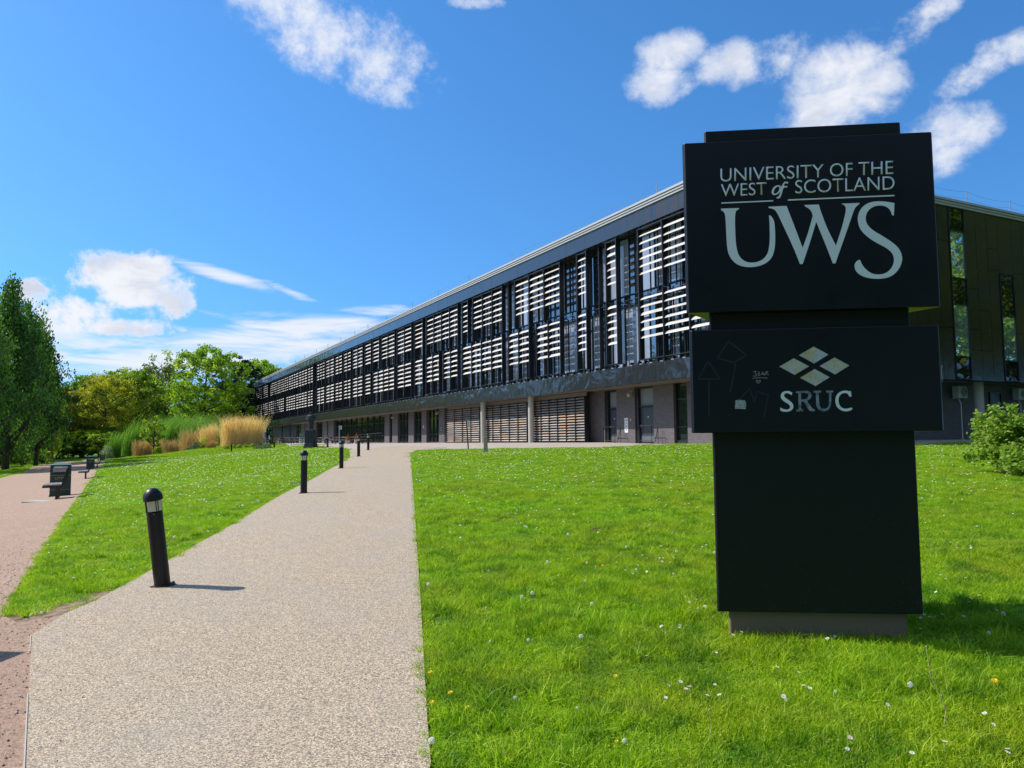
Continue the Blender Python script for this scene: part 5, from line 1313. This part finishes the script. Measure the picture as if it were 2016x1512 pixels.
# the belt behind the red path
plant_tree('rnd1', 'lf_olive', 118, 150, hpx(118, 765, 150), 'dull olive tree behind the end of the red path', group=TG, rz=.3)
plant_tree('rnd2', 'lf_yellow', 205, 152, hpx(205, 742, 152), 'broad yellow green tree left of the darker round one', group=TG, rz=1.1)
plant_tree('rnd1', 'lf_mid', 165, 170, hpx(165, 750, 170), 'mid green tree showing above the yellow green one', group=TG, rz=2.1)
plant_tree('rnd1', 'lf_mid', 270, 160, hpx(272, 732, 160), 'dark round headed tree in the middle of the belt', group=TG, rz=2.9, wide=.8)
plant_tree('rnd2', 'lf_mid', 232, 175, hpx(232, 730, 175), 'tree top between the yellow green and the round headed tree', group=TG, rz=4.2)
plant_tree('spa', 'lf_olive', 328, 178, hpx(326, 708, 178), 'thin airy tree with bare trunks left of the bright green one', group=TG, rz=.6)
plant_tree('spa', 'lf_olive', 308, 186, hpx(308, 716, 186), 'second airy tree with sky showing through, by the first', group=TG, rz=2.2, wide=.8)
plant_tree('rnd2', 'lf_bright', 402, 150, hpx(402, 684, 150), 'biggest bright green tree left of the building end', group=TG, rz=1.7, wide=.92)
plant_tree('pin', 'lf_pine', 474, 168, hpx(472, 694, 168), 'dark pine beside the bright green tree', group=TG, name='pine_tree', rz=2.0)
plant_tree('pin', 'lf_pine', 452, 182, hpx(452, 735, 182), 'second dark pine half hidden behind the bright green tree', group=TG, name='pine_tree', rz=4.0)
plant_tree('rnd1', 'lf_bright', 508, 205, hpx(508, 712, 205), 'green tree top rising over the far end of the roof', group=TG, rz=3.3, wide=.8)
plant_tree('rnd1', 'lf_olive', 545, 232, hpx(530, 728, 232), 'olive tree top just above the far roof corner', group=TG, rz=5.3, wide=.7)
plant_tree('rnd1', 'lf_mid', 60, 158, 15, 'mid green tree seen between the poplar trunks', group=TG, rz=4.6)
plant_tree('rnd2', 'lf_olive', 5, 140, 16, 'olive tree behind the tallest poplar', group=TG, rz=5.0)
plant_tree('rnd1', 'lf_bright', 380, 158, 9.5, 'low bright green tree under the biggest one', group=TG, rz=5.9)
plant_tree('rnd1', 'lf_mid', 440, 160, 8.5, 'low mid green tree under the dark pine', group=TG, rz=.9)
# low growth under the belt
BG = 'bushes under the woodland trees'
rs_ = random.Random(31)
LOW = [(-20, 78, 3.6, 'lf_mid'), (18, 84, 3.4, 'lf_olive'), (52, 92, 3.0, 'lf_mid'), (84, 118, 4.2, 'lf_dark'), (112, 142, 5.0, 'lf_mid'), (135, 146, 4.2, 'lf_olive'), (158, 148, 4.8, 'lf_mid'), (182, 146, 5.2, 'lf_bright'), (205, 142, 4.4, 'lf_mid'), (226, 150, 5.6, 'lf_dark'), (30, 120, 5.0, 'lf_dark'), (62, 134, 5.5, 'lf_mid'), (255, 155, 6.0, 'lf_mid'), (290, 160, 7.0, 'lf_dark'), (330, 165, 6.0, 'lf_mid'), (365, 160, 7, 'lf_mid'), (425, 158, 7.0, 'lf_bright'), (460, 150, 5.0, 'lf_dark'), (478, 172, 3.0, 'lf_mid'), (-60, 100, 6.0, 'lf_mid'), (96, 165, 7.0, 'lf_dark'), (145, 172, 7.5, 'lf_dark'), (195, 175, 8.0, 'lf_dark'), (240, 182, 8.0, 'lf_dark')]
LB = ['low green bush at the left picture edge under the poplars', 'olive bush at the foot of the tallest poplar', 'green bush between the poplar trunks', 'dark bush left of the far trunk', 'green bush at the far bend of the path', 'olive bush past the far bend of the path', 'leafy bush behind the last litter bin, left one', 'fresh green layered bush behind the litter bins', 'mid green bush over the last litter bin', 'dark bush beside the tall green reeds', 'dark bush deep behind the poplars', 'green bush deep between the poplars', 'bush behind the left end of the tall reeds', 'dark bush behind the yellow green sapling', 'bush behind the middle of the tall reeds', 'bush under the left half of the bright tree', 'fresh bush under the right half of the bright tree', 'dark bush left of the building end', 'small bush in the gap by the building end', 'green bush beyond the left picture edge', 'tall dark thicket beyond the far bend, left', 'tall dark thicket under the olive tree', 'tall dark thicket under the yellow green tree', 'tall dark thicket under the round headed tree']
for (px, y, h, m_), lb in zip(LOW, LB): plant_tree('bsh', m_, px, y, h, lb, 'bush', BG, wide=1.25, name='bush', rz=rs_.uniform(0, 6.2))
# trees outside the frame that the glass and the sign reflect
OG = 'park trees outside the frame'
for i, (x, y, h, k_, m_) in enumerate([(50, 20, 25, 'rnd2', 'lf_olive'), (53, 38, 26, 'rnd2', 'lf_mid'), (47, 4, 22, 'rnd1', 'lf_dark'), (64, 29, 28, 'rnd2', 'lf_dark'), (60, 10, 25, 'rnd1', 'lf_olive'), (74, 48, 26, 'rnd2', 'lf_olive'), (66, 84, 17, 'rnd2', 'lf_mid'), (82, 72, 18, 'rnd1', 'lf_olive'), (92, 96, 18, 'rnd2', 'lf_mid'), (78, 104, 17, 'rnd1', 'lf_mid'),
        (-75, 198, 18, 'rnd2', 'lf_mid'), (-96, 216, 19, 'rnd2', 'lf_bright'), (-116, 236, 19, 'rnd1', 'lf_mid'), (-62, 215, 18, 'rnd2', 'lf_mid'), (-100, 190, 17, 'rnd1', 'lf_mid'), (-84, 236, 20, 'rnd2', 'lf_dark'), (-96, 130, 19, 'rnd2', 'lf_mid'), (-104, 155, 19, 'rnd2', 'lf_bright'),
        (8, -24, 17, 'rnd2', 'lf_dark'), (-8, -27, 18, 'rnd2', 'lf_dark'), (22, -22, 16, 'rnd1', 'lf_dark'), (-24, -30, 17, 'rnd1', 'lf_dark'), (38, -20, 17, 'rnd2', 'lf_dark'), (0, -38, 22, 'pop1', 'lf_dark'), (15, -38, 22, 'pop1', 'lf_dark'), (52, -12, 18, 'rnd2', 'lf_dark'),
        (-72, 60, 18, 'rnd2', 'lf_mid'), (-80, 44, 19, 'rnd2', 'lf_bright'), (-86, 84, 19, 'pop1', 'lf_dark'), (-92, 66, 18, 'rnd1', 'lf_mid'), (-90, 105, 18, 'rnd2', 'lf_bright')]):
    side = 'right' if x > 40 else 'left' if x < -40 else 'back'
    plant_tree(k_, m_, 0, y, h, {'right': 'park tree beyond the right edge of the picture', 'left': 'park tree beyond the left edge of the picture', 'back': 'park tree behind the viewer', 'far': 'wood beyond the end of the building'}[side if y < 170 else 'far'], group=OG, x=x, rz=i * 1.3)

# ------------------------------------------------------------------ ornamental grasses, shrubs of the bed
def reeds(n, w, d, h, lean, bw, rs, droop=.25, tip=1.0, segs=4):
    """upright blades with a bend; lean = (x, y) shift at the tip as part of the height"""
    x = rs.uniform(-w/2, w/2, n); y = rs.uniform(-d/2, d/2, n); H = h * rs.uniform(.5, 1.12, n) * (1 + .10 * np.sin(x * 5.1 + w) + .07 * np.sin(x * 11 + h))
    lx = lean[0] * H + rs.normal(0, .15, n) * H + .35 * x / w * 1.2; ly = lean[1] * H + rs.normal(0, .15, n) * H
    a = rs.uniform(0, 3.14, n); W = np.stack([np.cos(a), np.sin(a), np.zeros(n)], 1) * (bw * rs.uniform(.6, 1.3, n) / 2)[:, None]
    rows = []
    for j in range(segs + 1):
        t = j / segs; c = np.stack([x + lx * t ** 2, y + ly * t ** 2, H * (t - droop * t ** 3)], 1); k_ = (1 - t) * .8 + .2 if j < segs else .1
        if tip > 1 and j >= segs - 1: k_ = tip
        if j == segs: k_ *= .3
        rows += [c - W * k_, c + W * k_]
    V = np.stack(rows, 1).reshape(-1, 3); m_ = 2 * (segs + 1); i = np.arange(n)[:, None] * m_
    F = np.concatenate([i + [2*j, 2*j+1, 2*j+3, 2*j+2] for j in range(segs)], 1).reshape(-1, 4); return V, F, np.repeat(np.clip(rs.normal(.5, .25, n), 0, 1), m_)
MT['reed'] = leafy('tall green reed leaves', (.07, .16, .025), (.14, .28, .045), (.26, .42, .08), .45)
MT['tan'] = leafy('dry tan grass stems', (0.512, 0.333, 0.168), (0.819, 0.58, 0.319), (1.06, 0.842, 0.542), .3)
MT['brown'] = leafy('brown dry grass stems', (0.312, 0.188, 0.0938), (0.516, 0.329, 0.173), (0.703, 0.5, 0.281), .3)
MT['russet'] = leafy('russet shrub leaves', (0.156, 0.072, 0.024), (0.288, 0.144, 0.036), (0.36, 0.216, 0.048), .3)
MT['sage'] = leafy('grey green shrub leaves', (.06, .10, .06), (.11, .16, .10), (.18, .24, .16), .3)
MT['pale'] = leafy('pale variegated leaves', (.12, .18, .12), (.28, .36, .26), (.5, .55, .42), .3)
MT['lime'] = leafy('lime yellow leaves', (.22, .30, .02), (.38, .45, .03), (.55, .58, .06), .45)
def clump(px, y, w, h, m, lab, n=700, lean=(.05, 0), bw=.03, name='grass_clump', cat='grass clump', group='ornamental grasses on the bank', tip=1.0, d=None, droop=.2):
    x, _, z = at(px, y); r = empty(name, (x, y, z - .05), 0, lab, cat, group); rs = np.random.default_rng(int(px * 7 + y)); V, F, t = reeds(n, w, d or w * .6, h, lean, bw, rs, droop, tip)
    link('blades', np_mesh('blades', V, F, {'tint': t}, MT[m]), r); return r
def shrub(px, y, w, h, m, lab, n=1500, sz=.05, name='shrub', cat='shrub', group='low shrubs on the bank', x=None):
    if x is None: x, _, z = at(px, y)
    z = tz(x, y); r = empty(name, (x, y, z - .03), 0, lab, cat, group); rs = np.random.default_rng(int(px * 3 + y)); u = rs.normal(size=(n, 3)); u /= np.linalg.norm(u, axis=1)[:, None]; u[:, 2] = np.abs(u[:, 2])
    bump_ = 1 + .18 * np.sin(u[:, 0] * 7 + 1) * np.cos(u[:, 1] * 6 + u[:, 2] * 5); C = u * np.array([w/2, w/2 * .8, h]) * (rs.uniform(.35, 1, (n, 1)) ** .4) * bump_[:, None]
    V, F, t = np_leaves(C, sz, rs); link('foliage', np_mesh('foliage', V, F, {'tint': t}, MT[m]), r)
    s = MB(); 
    for k_ in range(6):
        a = k_ * 1.05; s.tube([(0, 0, -.05), (math.cos(a) * w * .18, math.sin(a) * w * .15, h * .4), (math.cos(a) * w * .33, math.sin(a) * w * .28, h * .72)], .025, 5, .01)
    s.build('stems', MT['bark'], r); return r
TGR = 'tall green reeds behind the brown grasses'
for px, y, w, h, lb in ((242, 124, 4.5, 5.4, 'tall green reeds at the left end of the bank, bending right'), (275, 122, 4.5, 6.9, 'tall green reeds behind the russet shrub'), (318, 118, 4.2, 6.6, 'tall green reeds right of the yellow green sapling'), (350, 114, 4.2, 6.5, 'tall green reeds behind the second brown clump'), (385, 110, 4.2, 6.0, 'tall green reeds at the right end, under the bright tree')):
    clump(px, y, w, h, 'reed', lb, 1500, (.28, 0), .06, 'reed_clump', 'reeds', TGR, d=3.0, droop=.22)
clump(476, 90, 4.2, 3.25, 'tan', 'biggest tan feathery grass clump beside the building end', 2600, (.04, 0), .02, tip=1.6, droop=.03)
clump(452, 90.5, 1.6, 2.0, 'tan', 'small tan clump leaning out left of the biggest one', 500, (-.08, 0), .02, tip=1.6, droop=.05)
clump(392, 99, 4.2, 2.6, 'brown', 'pale brown grass clump behind the yellow bush', 1500, (.03, 0), .022, tip=1.5, droop=.05)
clump(418, 97, 2.8, 2.9, 'tan', 'tall pale tan clump left of the dark green bush', 1000, (.03, 0), .022, tip=1.5, droop=.05)
clump(345, 106, 2.8, 2.2, 'brown', 'brown grass clump with a dark foot in the middle of the bank', 1100, (.04, 0), .022, tip=1.5, droop=.08)
clump(285, 114, 3.0, 2.3, 'brown', 'brown grass clump right of the russet shrub', 1200, (.05, 0), .022, tip=1.5, droop=.08)
clump(315, 111, 1.8, 2.3, 'brown', 'narrow brown grass clump behind the little sapling', 600, (.05, 0), .022, tip=1.5, droop=.08)
clump(415, 91, 1.0, .9, 'brown', 'small brown tuft below the yellow bush', 500, (.0, 0), .02, tip=1.5, droop=.1)
shrub(238, 126, 3.9, 1.9, 'russet', 'rounded russet brown shrub at the left end of the bank', 3000, .07)
shrub(212, 122, 2.3, 2.4, 'pale', 'pale green bush beside the last litter bin', 1200, .08)
shrub(388, 93, 1.9, .95, 'sage', 'rounded grey green bush behind a small bollard', 1500, .05)
shrub(372, 95, .9, .5, 'sage', 'low grey green bush left of the rounded one', 500, .05)
shrub(507, 84, 1.1, .5, 'sage', 'low lavender green bush at the end of the tan clump', 500, .045)
shrub(524, 82, 1.5, .62, 'sage', 'low lavender green bush beside a small bollard', 900, .045)
shrub(434, 94, .9, 2.3, 'lf_olive', 'narrow upright green bush between two tan clumps', 700, .08)
shrub(403, 93, 1.2, 1.5, 'lime', 'bright lime yellow bush in front of the pale clump', 500, .07)
for px in (446, 458, 470, 484, 496): shrub(px, 86.5, .8, .45, 'lf_bright', 'low green plants along the foot of the biggest tan clump', 260, .06, group='low green plants at the foot of the tan clump')
plant_tree('sap', 'lf_fresh', 303, 108, 6.2, 'slim yellow green sapling with a thin trunk in front of the reeds', 'tree', 'saplings on the bank', name='sapling', wide=.9, rz=1)
plant_tree('bsh', 'lf_bright', 310.5, 104, 1.4, 'tiny green sapling on the lawn slope', 'tree', 'saplings on the bank', name='sapling', wide=.7, rz=2)

# ------------------------------------------------------------------ leafy shrub at the right edge, branches reaching left
MT['lf_near'] = leafy('young shrub leaves', (.10, .18, .03), (.24, .38, .05), (.45, .46, .12), .5)
x, y = gp(2088, 934); z = tz(x, y)
rsh = empty('leafy_shrub', (x, y, z), 0, 'sprawling leafy shrub with thin branches at the right edge', 'shrub'); rsh.scale = (y / 14.2 * 1.02,) * 3; rnd = random.Random(77); w = MB(); print('shrub at', x, y); Cc = []
def branch(p, d, L, r, depth):
    pts = [p]; q = p.copy(); dd = d.normalized()
    for k in range(5):
        dd = (dd + Vector((rnd.gauss(0, .16), rnd.gauss(0, .16), rnd.gauss(0, .10) + (-.035 if depth == 0 else .02)))).normalized(); q = q + dd * L / 5; pts.append(q.copy())
        if depth < 2 and k > 0:
            for _ in range(3 if depth == 0 else 2): branch(q, dd + Vector((rnd.gauss(0, .65), rnd.gauss(0, .65), rnd.gauss(.25, .4))), L * rnd.uniform(.28, .5), r * .5, depth + 1)
        if depth > 0:
            for _ in range(4): Cc.append(q + Vector((rnd.gauss(0, .045), rnd.gauss(0, .045), rnd.gauss(.015, .04))))
    w.tube(pts, r, 5, r * .3)
for k in range(8):
    a = rnd.uniform(0, 6.283); branch(Vector((rnd.gauss(0, .2), rnd.gauss(0, .2), -.05)), Vector((math.cos(a), math.sin(a), rnd.uniform(.45, 1.8))), rnd.uniform(.6, 1.25), .014, 0)
for k in range(7): branch(Vector((-.2, rnd.gauss(0, .2), rnd.uniform(.2, .6))), Vector((-1, rnd.uniform(-.6, .3), rnd.uniform(-.02, .36))), rnd.uniform(.8, 1.25), .012, 0)
w.build('branches', MT['bark'], rsh)
rs = np.random.default_rng(5); C = np.array([tuple(c) for c in Cc]); n = len(C); print('shrub leaves', n)
V, F, t = np_leaves(C, .036, rs, flat=.5); link('leaves', np_mesh('leaves', V, F, {'tint': t}, MT['lf_near']), rsh)
rs2 = np.random.default_rng(15); n = 900; C = np.stack([rs2.normal(.05, .3, n), rs2.normal(0, .3, n), np.abs(rs2.normal(.15, .22, n))], 1); V, F, t = np_leaves(C, .03, rs2); link('dead_leaves', np_mesh('dead_leaves', V, F, {'tint': t}, MT['russet']), rsh)

# ------------------------------------------------------------------ lawn flowers
MT['petal'] = mat('white daisy petals', (.78, .78, .76), .6); MT['yolk'] = mat('yellow flower centre', (.75, .42, .01), .6); MT['dandy'] = mat('dandelion yellow', (.85, .60, .01), .6)
MT['fluff'] = mat('dandelion seed fluff', (.85, .84, .80), .8); _k = MN(MT['fluff']); _t = _k.n('ShaderNodeBsdfTranslucent'); _t.inputs[0].default_value = (.92, .90, .84, 1); _m = _k.n('ShaderNodeMixShader'); _m.inputs[0].default_value = .5; _k.l(_k.b.outputs[0], _m.inputs[1]); _k.l(_t.outputs[0], _m.inputs[2]); _k.l(_m.outputs[0], _k.t.nodes['Material Output'].inputs[0]); MT['stalk'] = mat('flower stalk', (.16, .24, .05), .6); MT['rib'] = mat('dry stalk', (.40, .33, .18), .7)
def daisy_meshes(R_, n, hgt):
    p = MB()
    for k_ in range(n):
        a = 2 * math.pi * k_ / n; c, s_ = math.cos(a), math.sin(a); wv = .26 * R_
        p.add([(c*R_*.2, s_*R_*.2, hgt), (c*R_*.7 - s_*wv*.5, s_*R_*.7 + c*wv*.5, hgt + R_*.12), (c*R_, s_*R_, hgt + R_*.16), (c*R_*.7 + s_*wv*.5, s_*R_*.7 - c*wv*.5, hgt + R_*.12)], [(0, 1, 2, 3)])
    y_ = MB(); y_.lathe([(R_*.32, 0), (R_*.25, R_*.14), (0.001, R_*.2)], 8, (0, 0, hgt)); st_ = MB(); st_.tube([(0, 0, -.01), (R_*.2, 0, hgt)], .0016, 4)
    return p, y_, st_
p, y_, st_ = daisy_meshes(.0115, 13, .052); DM = (p.mesh('petals', [MT['petal']]), y_.mesh('flower_centre', [MT['yolk']]), st_.mesh('stalk', [MT['stalk']]))
dd = MB()
for ring, (rr, hh, nn) in enumerate(((.021, .0, 16), (.016, .004, 13), (.010, .008, 9))):
    for k_ in range(nn):
        a = 2 * math.pi * k_ / nn + ring; c, s_ = math.cos(a), math.sin(a); wv = .006
        dd.add([(c*.003, s_*.003, .06 + hh), (c*rr*.8 - s_*wv/2, s_*rr*.8 + c*wv/2, .064 + hh), (c*rr, s_*rr, .066 + hh), (c*rr*.8 + s_*wv/2, s_*rr*.8 - c*wv/2, .064 + hh)], [(0, 1, 2, 3)])
dd.tube([(0, 0, -.01), (.002, 0, .06)], .002, 4); DANDY = dd.mesh('dandelion', [MT['dandy']])
rs = np.random.default_rng(3); n = 220; u = rs.normal(size=(n, 3)); u /= np.linalg.norm(u, axis=1)[:, None]; V, F, t = np_leaves(u * .018 + [0, 0, .095], .005, rs)
FL = (np_mesh('seed_head', V, F, {'tint': t}, MT['fluff']), MB().tube([(0, 0, -.01), (.004, 0, .05), (0, .003, .093)], .002, 4).mesh('stalk', [MT['stalk']]))
rng2 = np.random.default_rng(21)
def lawn_points(n, y0, y1, dens_pow=1.0, margin=0):
    out = []
    while len(out) < n:
        P = np.stack([rng2.uniform(-.7 * y1, .7 * y1, 4000), y0 + (y1 - y0) * rng2.random(4000) ** dens_pow], 1); P = P[vis(P, margin)]; P = P[off_paths(P, .06)]
        # leave out the sign's foot
        P = P[~((np.abs(P[:, 0] - FACE0.x - cx) < 1.0) & (P[:, 1] > 5.1) & (P[:, 1] < 7.6))]
        out += P.tolist()
    return out[:n]
def clustered(n, y0, y1, spread, pw):
    c = lawn_points(max(8, n // 6), y0, y1, pw); out = []
    while len(out) < n:
        b_ = c[rng2.integers(len(c))]; q = np.array([b_ + rng2.normal(0, spread, 2)])
        if off_paths(q, .05)[0] and vis(q)[0]: out.append(q[0].tolist())
    return out
DAZ = [gp(*q) for q in ((1432, 1262), (1440, 1268), (1455, 1264), (1410, 1302), (1527, 1335), (1543, 1388), (1591, 1377), (1586, 1372), (1568, 1345), (1540, 1388), (1663, 1477), (1665, 1495), (1793, 1510), (1860, 1492), (1988, 1502), (1975, 1510), (1952, 1438), (1946, 1425), (1739, 1405), (1330, 1245), (1336, 1248), (1310, 1250), (1326, 1249), (1302, 1255), (1390, 1208), (1378, 1210), (1360, 1195), (1370, 1196), (1350, 1188), (1355, 1202), (1395, 1205), (1634, 1275), (1642, 1266), (1910, 1186), (1930, 1188), (1913, 1200), (1893, 1228), (1897, 1238), (1955, 1216), (1275, 1310))]
daz = DAZ + clustered(150, 3.9, 14, .16, 1.2) + clustered(110, 9, 30, .5, 1.0)
for i, (x, y) in enumerate(daz):
    r = empty('daisy', (x, y, tz(x, y) + rng2.uniform(-.008, .012)), rng2.uniform(0, 6.28), 'small white daisy with a yellow centre open in the short grass', 'daisy', 'white daisies in the lawn'); r.scale = (1.0 + .35 * rng2.random(),) * 3; r.rotation_euler = (rng2.normal(0, .25) + .2, rng2.normal(0, .25), 0)
    for nm, me in zip(('petals', 'flower_centre', 'stalk'), DM): link(nm, me, r)
DAN = [gp(*q) for q in ((1954, 1362), (1594, 1268), (1577, 1277), (848, 1335), (851, 1392), (889, 1380), (1214, 1473), (896, 1290), (923, 1407), (1312, 1262), (1300, 1280), (1313, 1268), (1984, 1200), (2003, 1248), (1826, 1092), (1930, 1140), (1210, 1345))]
for i, (x, y) in enumerate(DAN + clustered(95, 6, 34, .35, 1.0)):
    o = link('dandelion', DANDY, None); o.location = (x, y, tz(x, y)); o.rotation_euler = (rng2.normal(.25, .2), rng2.normal(0, .2), 0); s = (1.1 if i == 0 else rng2.uniform(.5, .8)) * (1.4 if y > 14 else 1); o.scale = (s,) * 3
    tag(o, 'open yellow dandelion flower in the short grass' if i else 'largest yellow dandelion, in the grass at the bottom right corner', 'dandelion', 'yellow dandelions in the lawn')
CLK = [gp(*q) for q in ((965, 1275), (1014, 1388), (1137, 1408), (850, 1482), (1155, 1166), (1152, 1155), (1144, 1273), (1040, 1275), (1048, 1183), (1222, 1098), (1295, 1117), (1332, 1097), (1326, 1137), (1325, 1054), (1078, 1118), (1230, 1480), (962, 1132), (1793, 1374), (1646, 1374), (920, 1075), (886, 1056), (957, 1204))]
for i, (x, y) in enumerate(CLK + lawn_points(110, 5, 22, 1.0)):
    r = empty('dandelion_clock', (x, y, tz(x, y) - .02 * rng2.random()), rng2.uniform(0, 6), 'fluffy white dandelion seed head on a thin stalk in the grass', 'seed head', 'dandelion seed heads in the lawn'); s = rng2.uniform(.4, .8); r.scale = (s, s, s)
    link('seed_head', FL[0], r); link('stalk', FL[1], r)
# flowers past the nearest three hundred: one object of ground cover
P = np.array(lawn_points(2600, 10, 36, .8) + clustered(3400, 16, 80, 1.2, .9)); V, F = [], []; s = (.009 + .00048 * P[:, 1]) * rng2.uniform(.6, 1.3, len(P)); z = terrain_np(P) + .05; a = rng2.uniform(0, 3, len(P))
for sgn in range(2):
    pass
q = np.stack([np.cos(a), np.sin(a)], 1) * s[:, None]; q2 = np.stack([-np.sin(a), np.cos(a)], 1) * s[:, None]; zz = np.zeros(len(P))
V = np.stack([np.column_stack([P - q, z]), np.column_stack([P - q2, z + s * .3]), np.column_stack([P + q, z + s * .5]), np.column_stack([P + q2, z + s * .2]), np.column_stack([P, z - s * .6])], 1).reshape(-1, 3)
i = np.arange(len(P))[:, None] * 5; F = np.concatenate([i + [0, 1, 2, 3]], 0); 
tag(link('distant_daisies', np_mesh('distant_daisies', V, F, None, MT['petal'])), 'scattered white flowers over the farther lawn', 'daisies', kind='stuff')
# long dry stalks and a bare soil patch in the foreground
for i, pts_ in enumerate((((1824, 1275), (1832, 1330), (1855, 1380)), ((1854, 1372), (1862, 1400), (1858, 1435)), ((1397, 1400), (1401, 1430), (1395, 1462)))):
    g0 = gp(*pts_[-1]); z = tz(*g0); P0 = Vector((g0[0], g0[1], z)); pts3 = []
    for qx, qy in pts_: 
        d = ray(qx, qy); pts3.append(EYEV + d * ((g0[1] + .02) / d.y))
    b = MB(); b.tube([P0] + pts3[::-1][1:], .0022, 5); b.lathe([(.002, 0), (.0055, .004), (.004, .012)], 6, tuple(pts3[0])); tag(b.build('dry_stalk', MT['rib']), ('long bent dry stalk leaning left in the grass below the sign', 'short dry stalk standing right of the long bent one', 'dry stalk in the grass below the left corner of the sign')[i], 'stalk', 'dry stalks in the near grass')

# a scuffed mole hill of bare soil and loose stones along the red path
def pebbles(name, pts, smin, smax, m, lab, cat, kind=None, parent=None):
    rs = np.random.default_rng(44); n = len(pts); B = np.array([[1,0,0],[-1,0,0],[0,1,0],[0,-1,0],[0,0,1],[0,0,-1]], float); T = np.array([[0,2,4],[2,1,4],[1,3,4],[3,0,4],[2,0,5],[1,2,5],[3,1,5],[0,3,5]])
    s = rs.uniform(smin, smax, (n, 1, 1)) * rs.uniform(.6, 1.2, (n, 6, 3)); a = rs.uniform(0, 6.28, n); ca, sa = np.cos(a), np.sin(a); V = B[None] * s; x = V[..., 0] * ca[:, None] - V[..., 1] * sa[:, None]; y = V[..., 0] * sa[:, None] + V[..., 1] * ca[:, None]
    V = np.stack([x, y, V[..., 2] * .7], -1) + np.array(pts)[:, None]; F = (np.arange(n)[:, None, None] * 6 + T[None]).reshape(-1, 3)
    return tag(link(name, np_mesh(name, V.reshape(-1, 3), F, None, m), parent), lab, cat, kind=kind)
MT['soil'] = mat('bare brown soil', (.13, .085, .05), .95); MT['grit'] = mat('loose grit', (.40, .31, .24), .9); _k = MN(MT['grit']); _v = _k.noise(_k.co('World'), 35, 3); _k.col(_k.ramp(_v, [(.35, (.13, .09, .07)), (.5, (.42, .31, .24)), (.65, (.58, .50, .42))]))
g0 = gp(1177, 1048); rs = np.random.default_rng(9); q = rs.normal(0, .055, (160, 2)); pebbles('soil_mound', [(g0[0] + a * 1.4, g0[1] + b_, tz(*g0) + .055 * math.exp(-(a*a+b_*b_)/.008) + .01) for a, b_ in q], .006, .02, MT['soil'], 'small mound of crumbled brown soil in the lawn left of the sign', 'soil mound')
P = np.stack([rs.uniform(-9, -1.5, 16000), rs.uniform(3.4, 13, 16000)], 1); P = P[inside(RED, P) & ~inside(PATH, P)]; P = P[vis(P, 80)]; P = P[rs.random(len(P)) < np.clip(1.3 - P[:, 1] / 11, .1, 1)]
pebbles('loose_grit', np.column_stack([P, terrain_np(P) + .016]).tolist(), .004, .011, MT['grit'], 'loose grit and small stones on the red ash path', 'grit', 'stuff')
P = np.stack([rs.uniform(-5, 1.2, 5000), rs.uniform(3.4, 14, 5000)], 1); P = P[inside(PATH, P)]; P = P[rs.random(len(P)) < .05]
pebbles('path_debris', np.column_stack([P, terrain_np(P) + .025]).tolist(), .003, .007, MT['soil'], 'scattered crumbs of soil on the pebble path', 'crumbs', 'stuff')
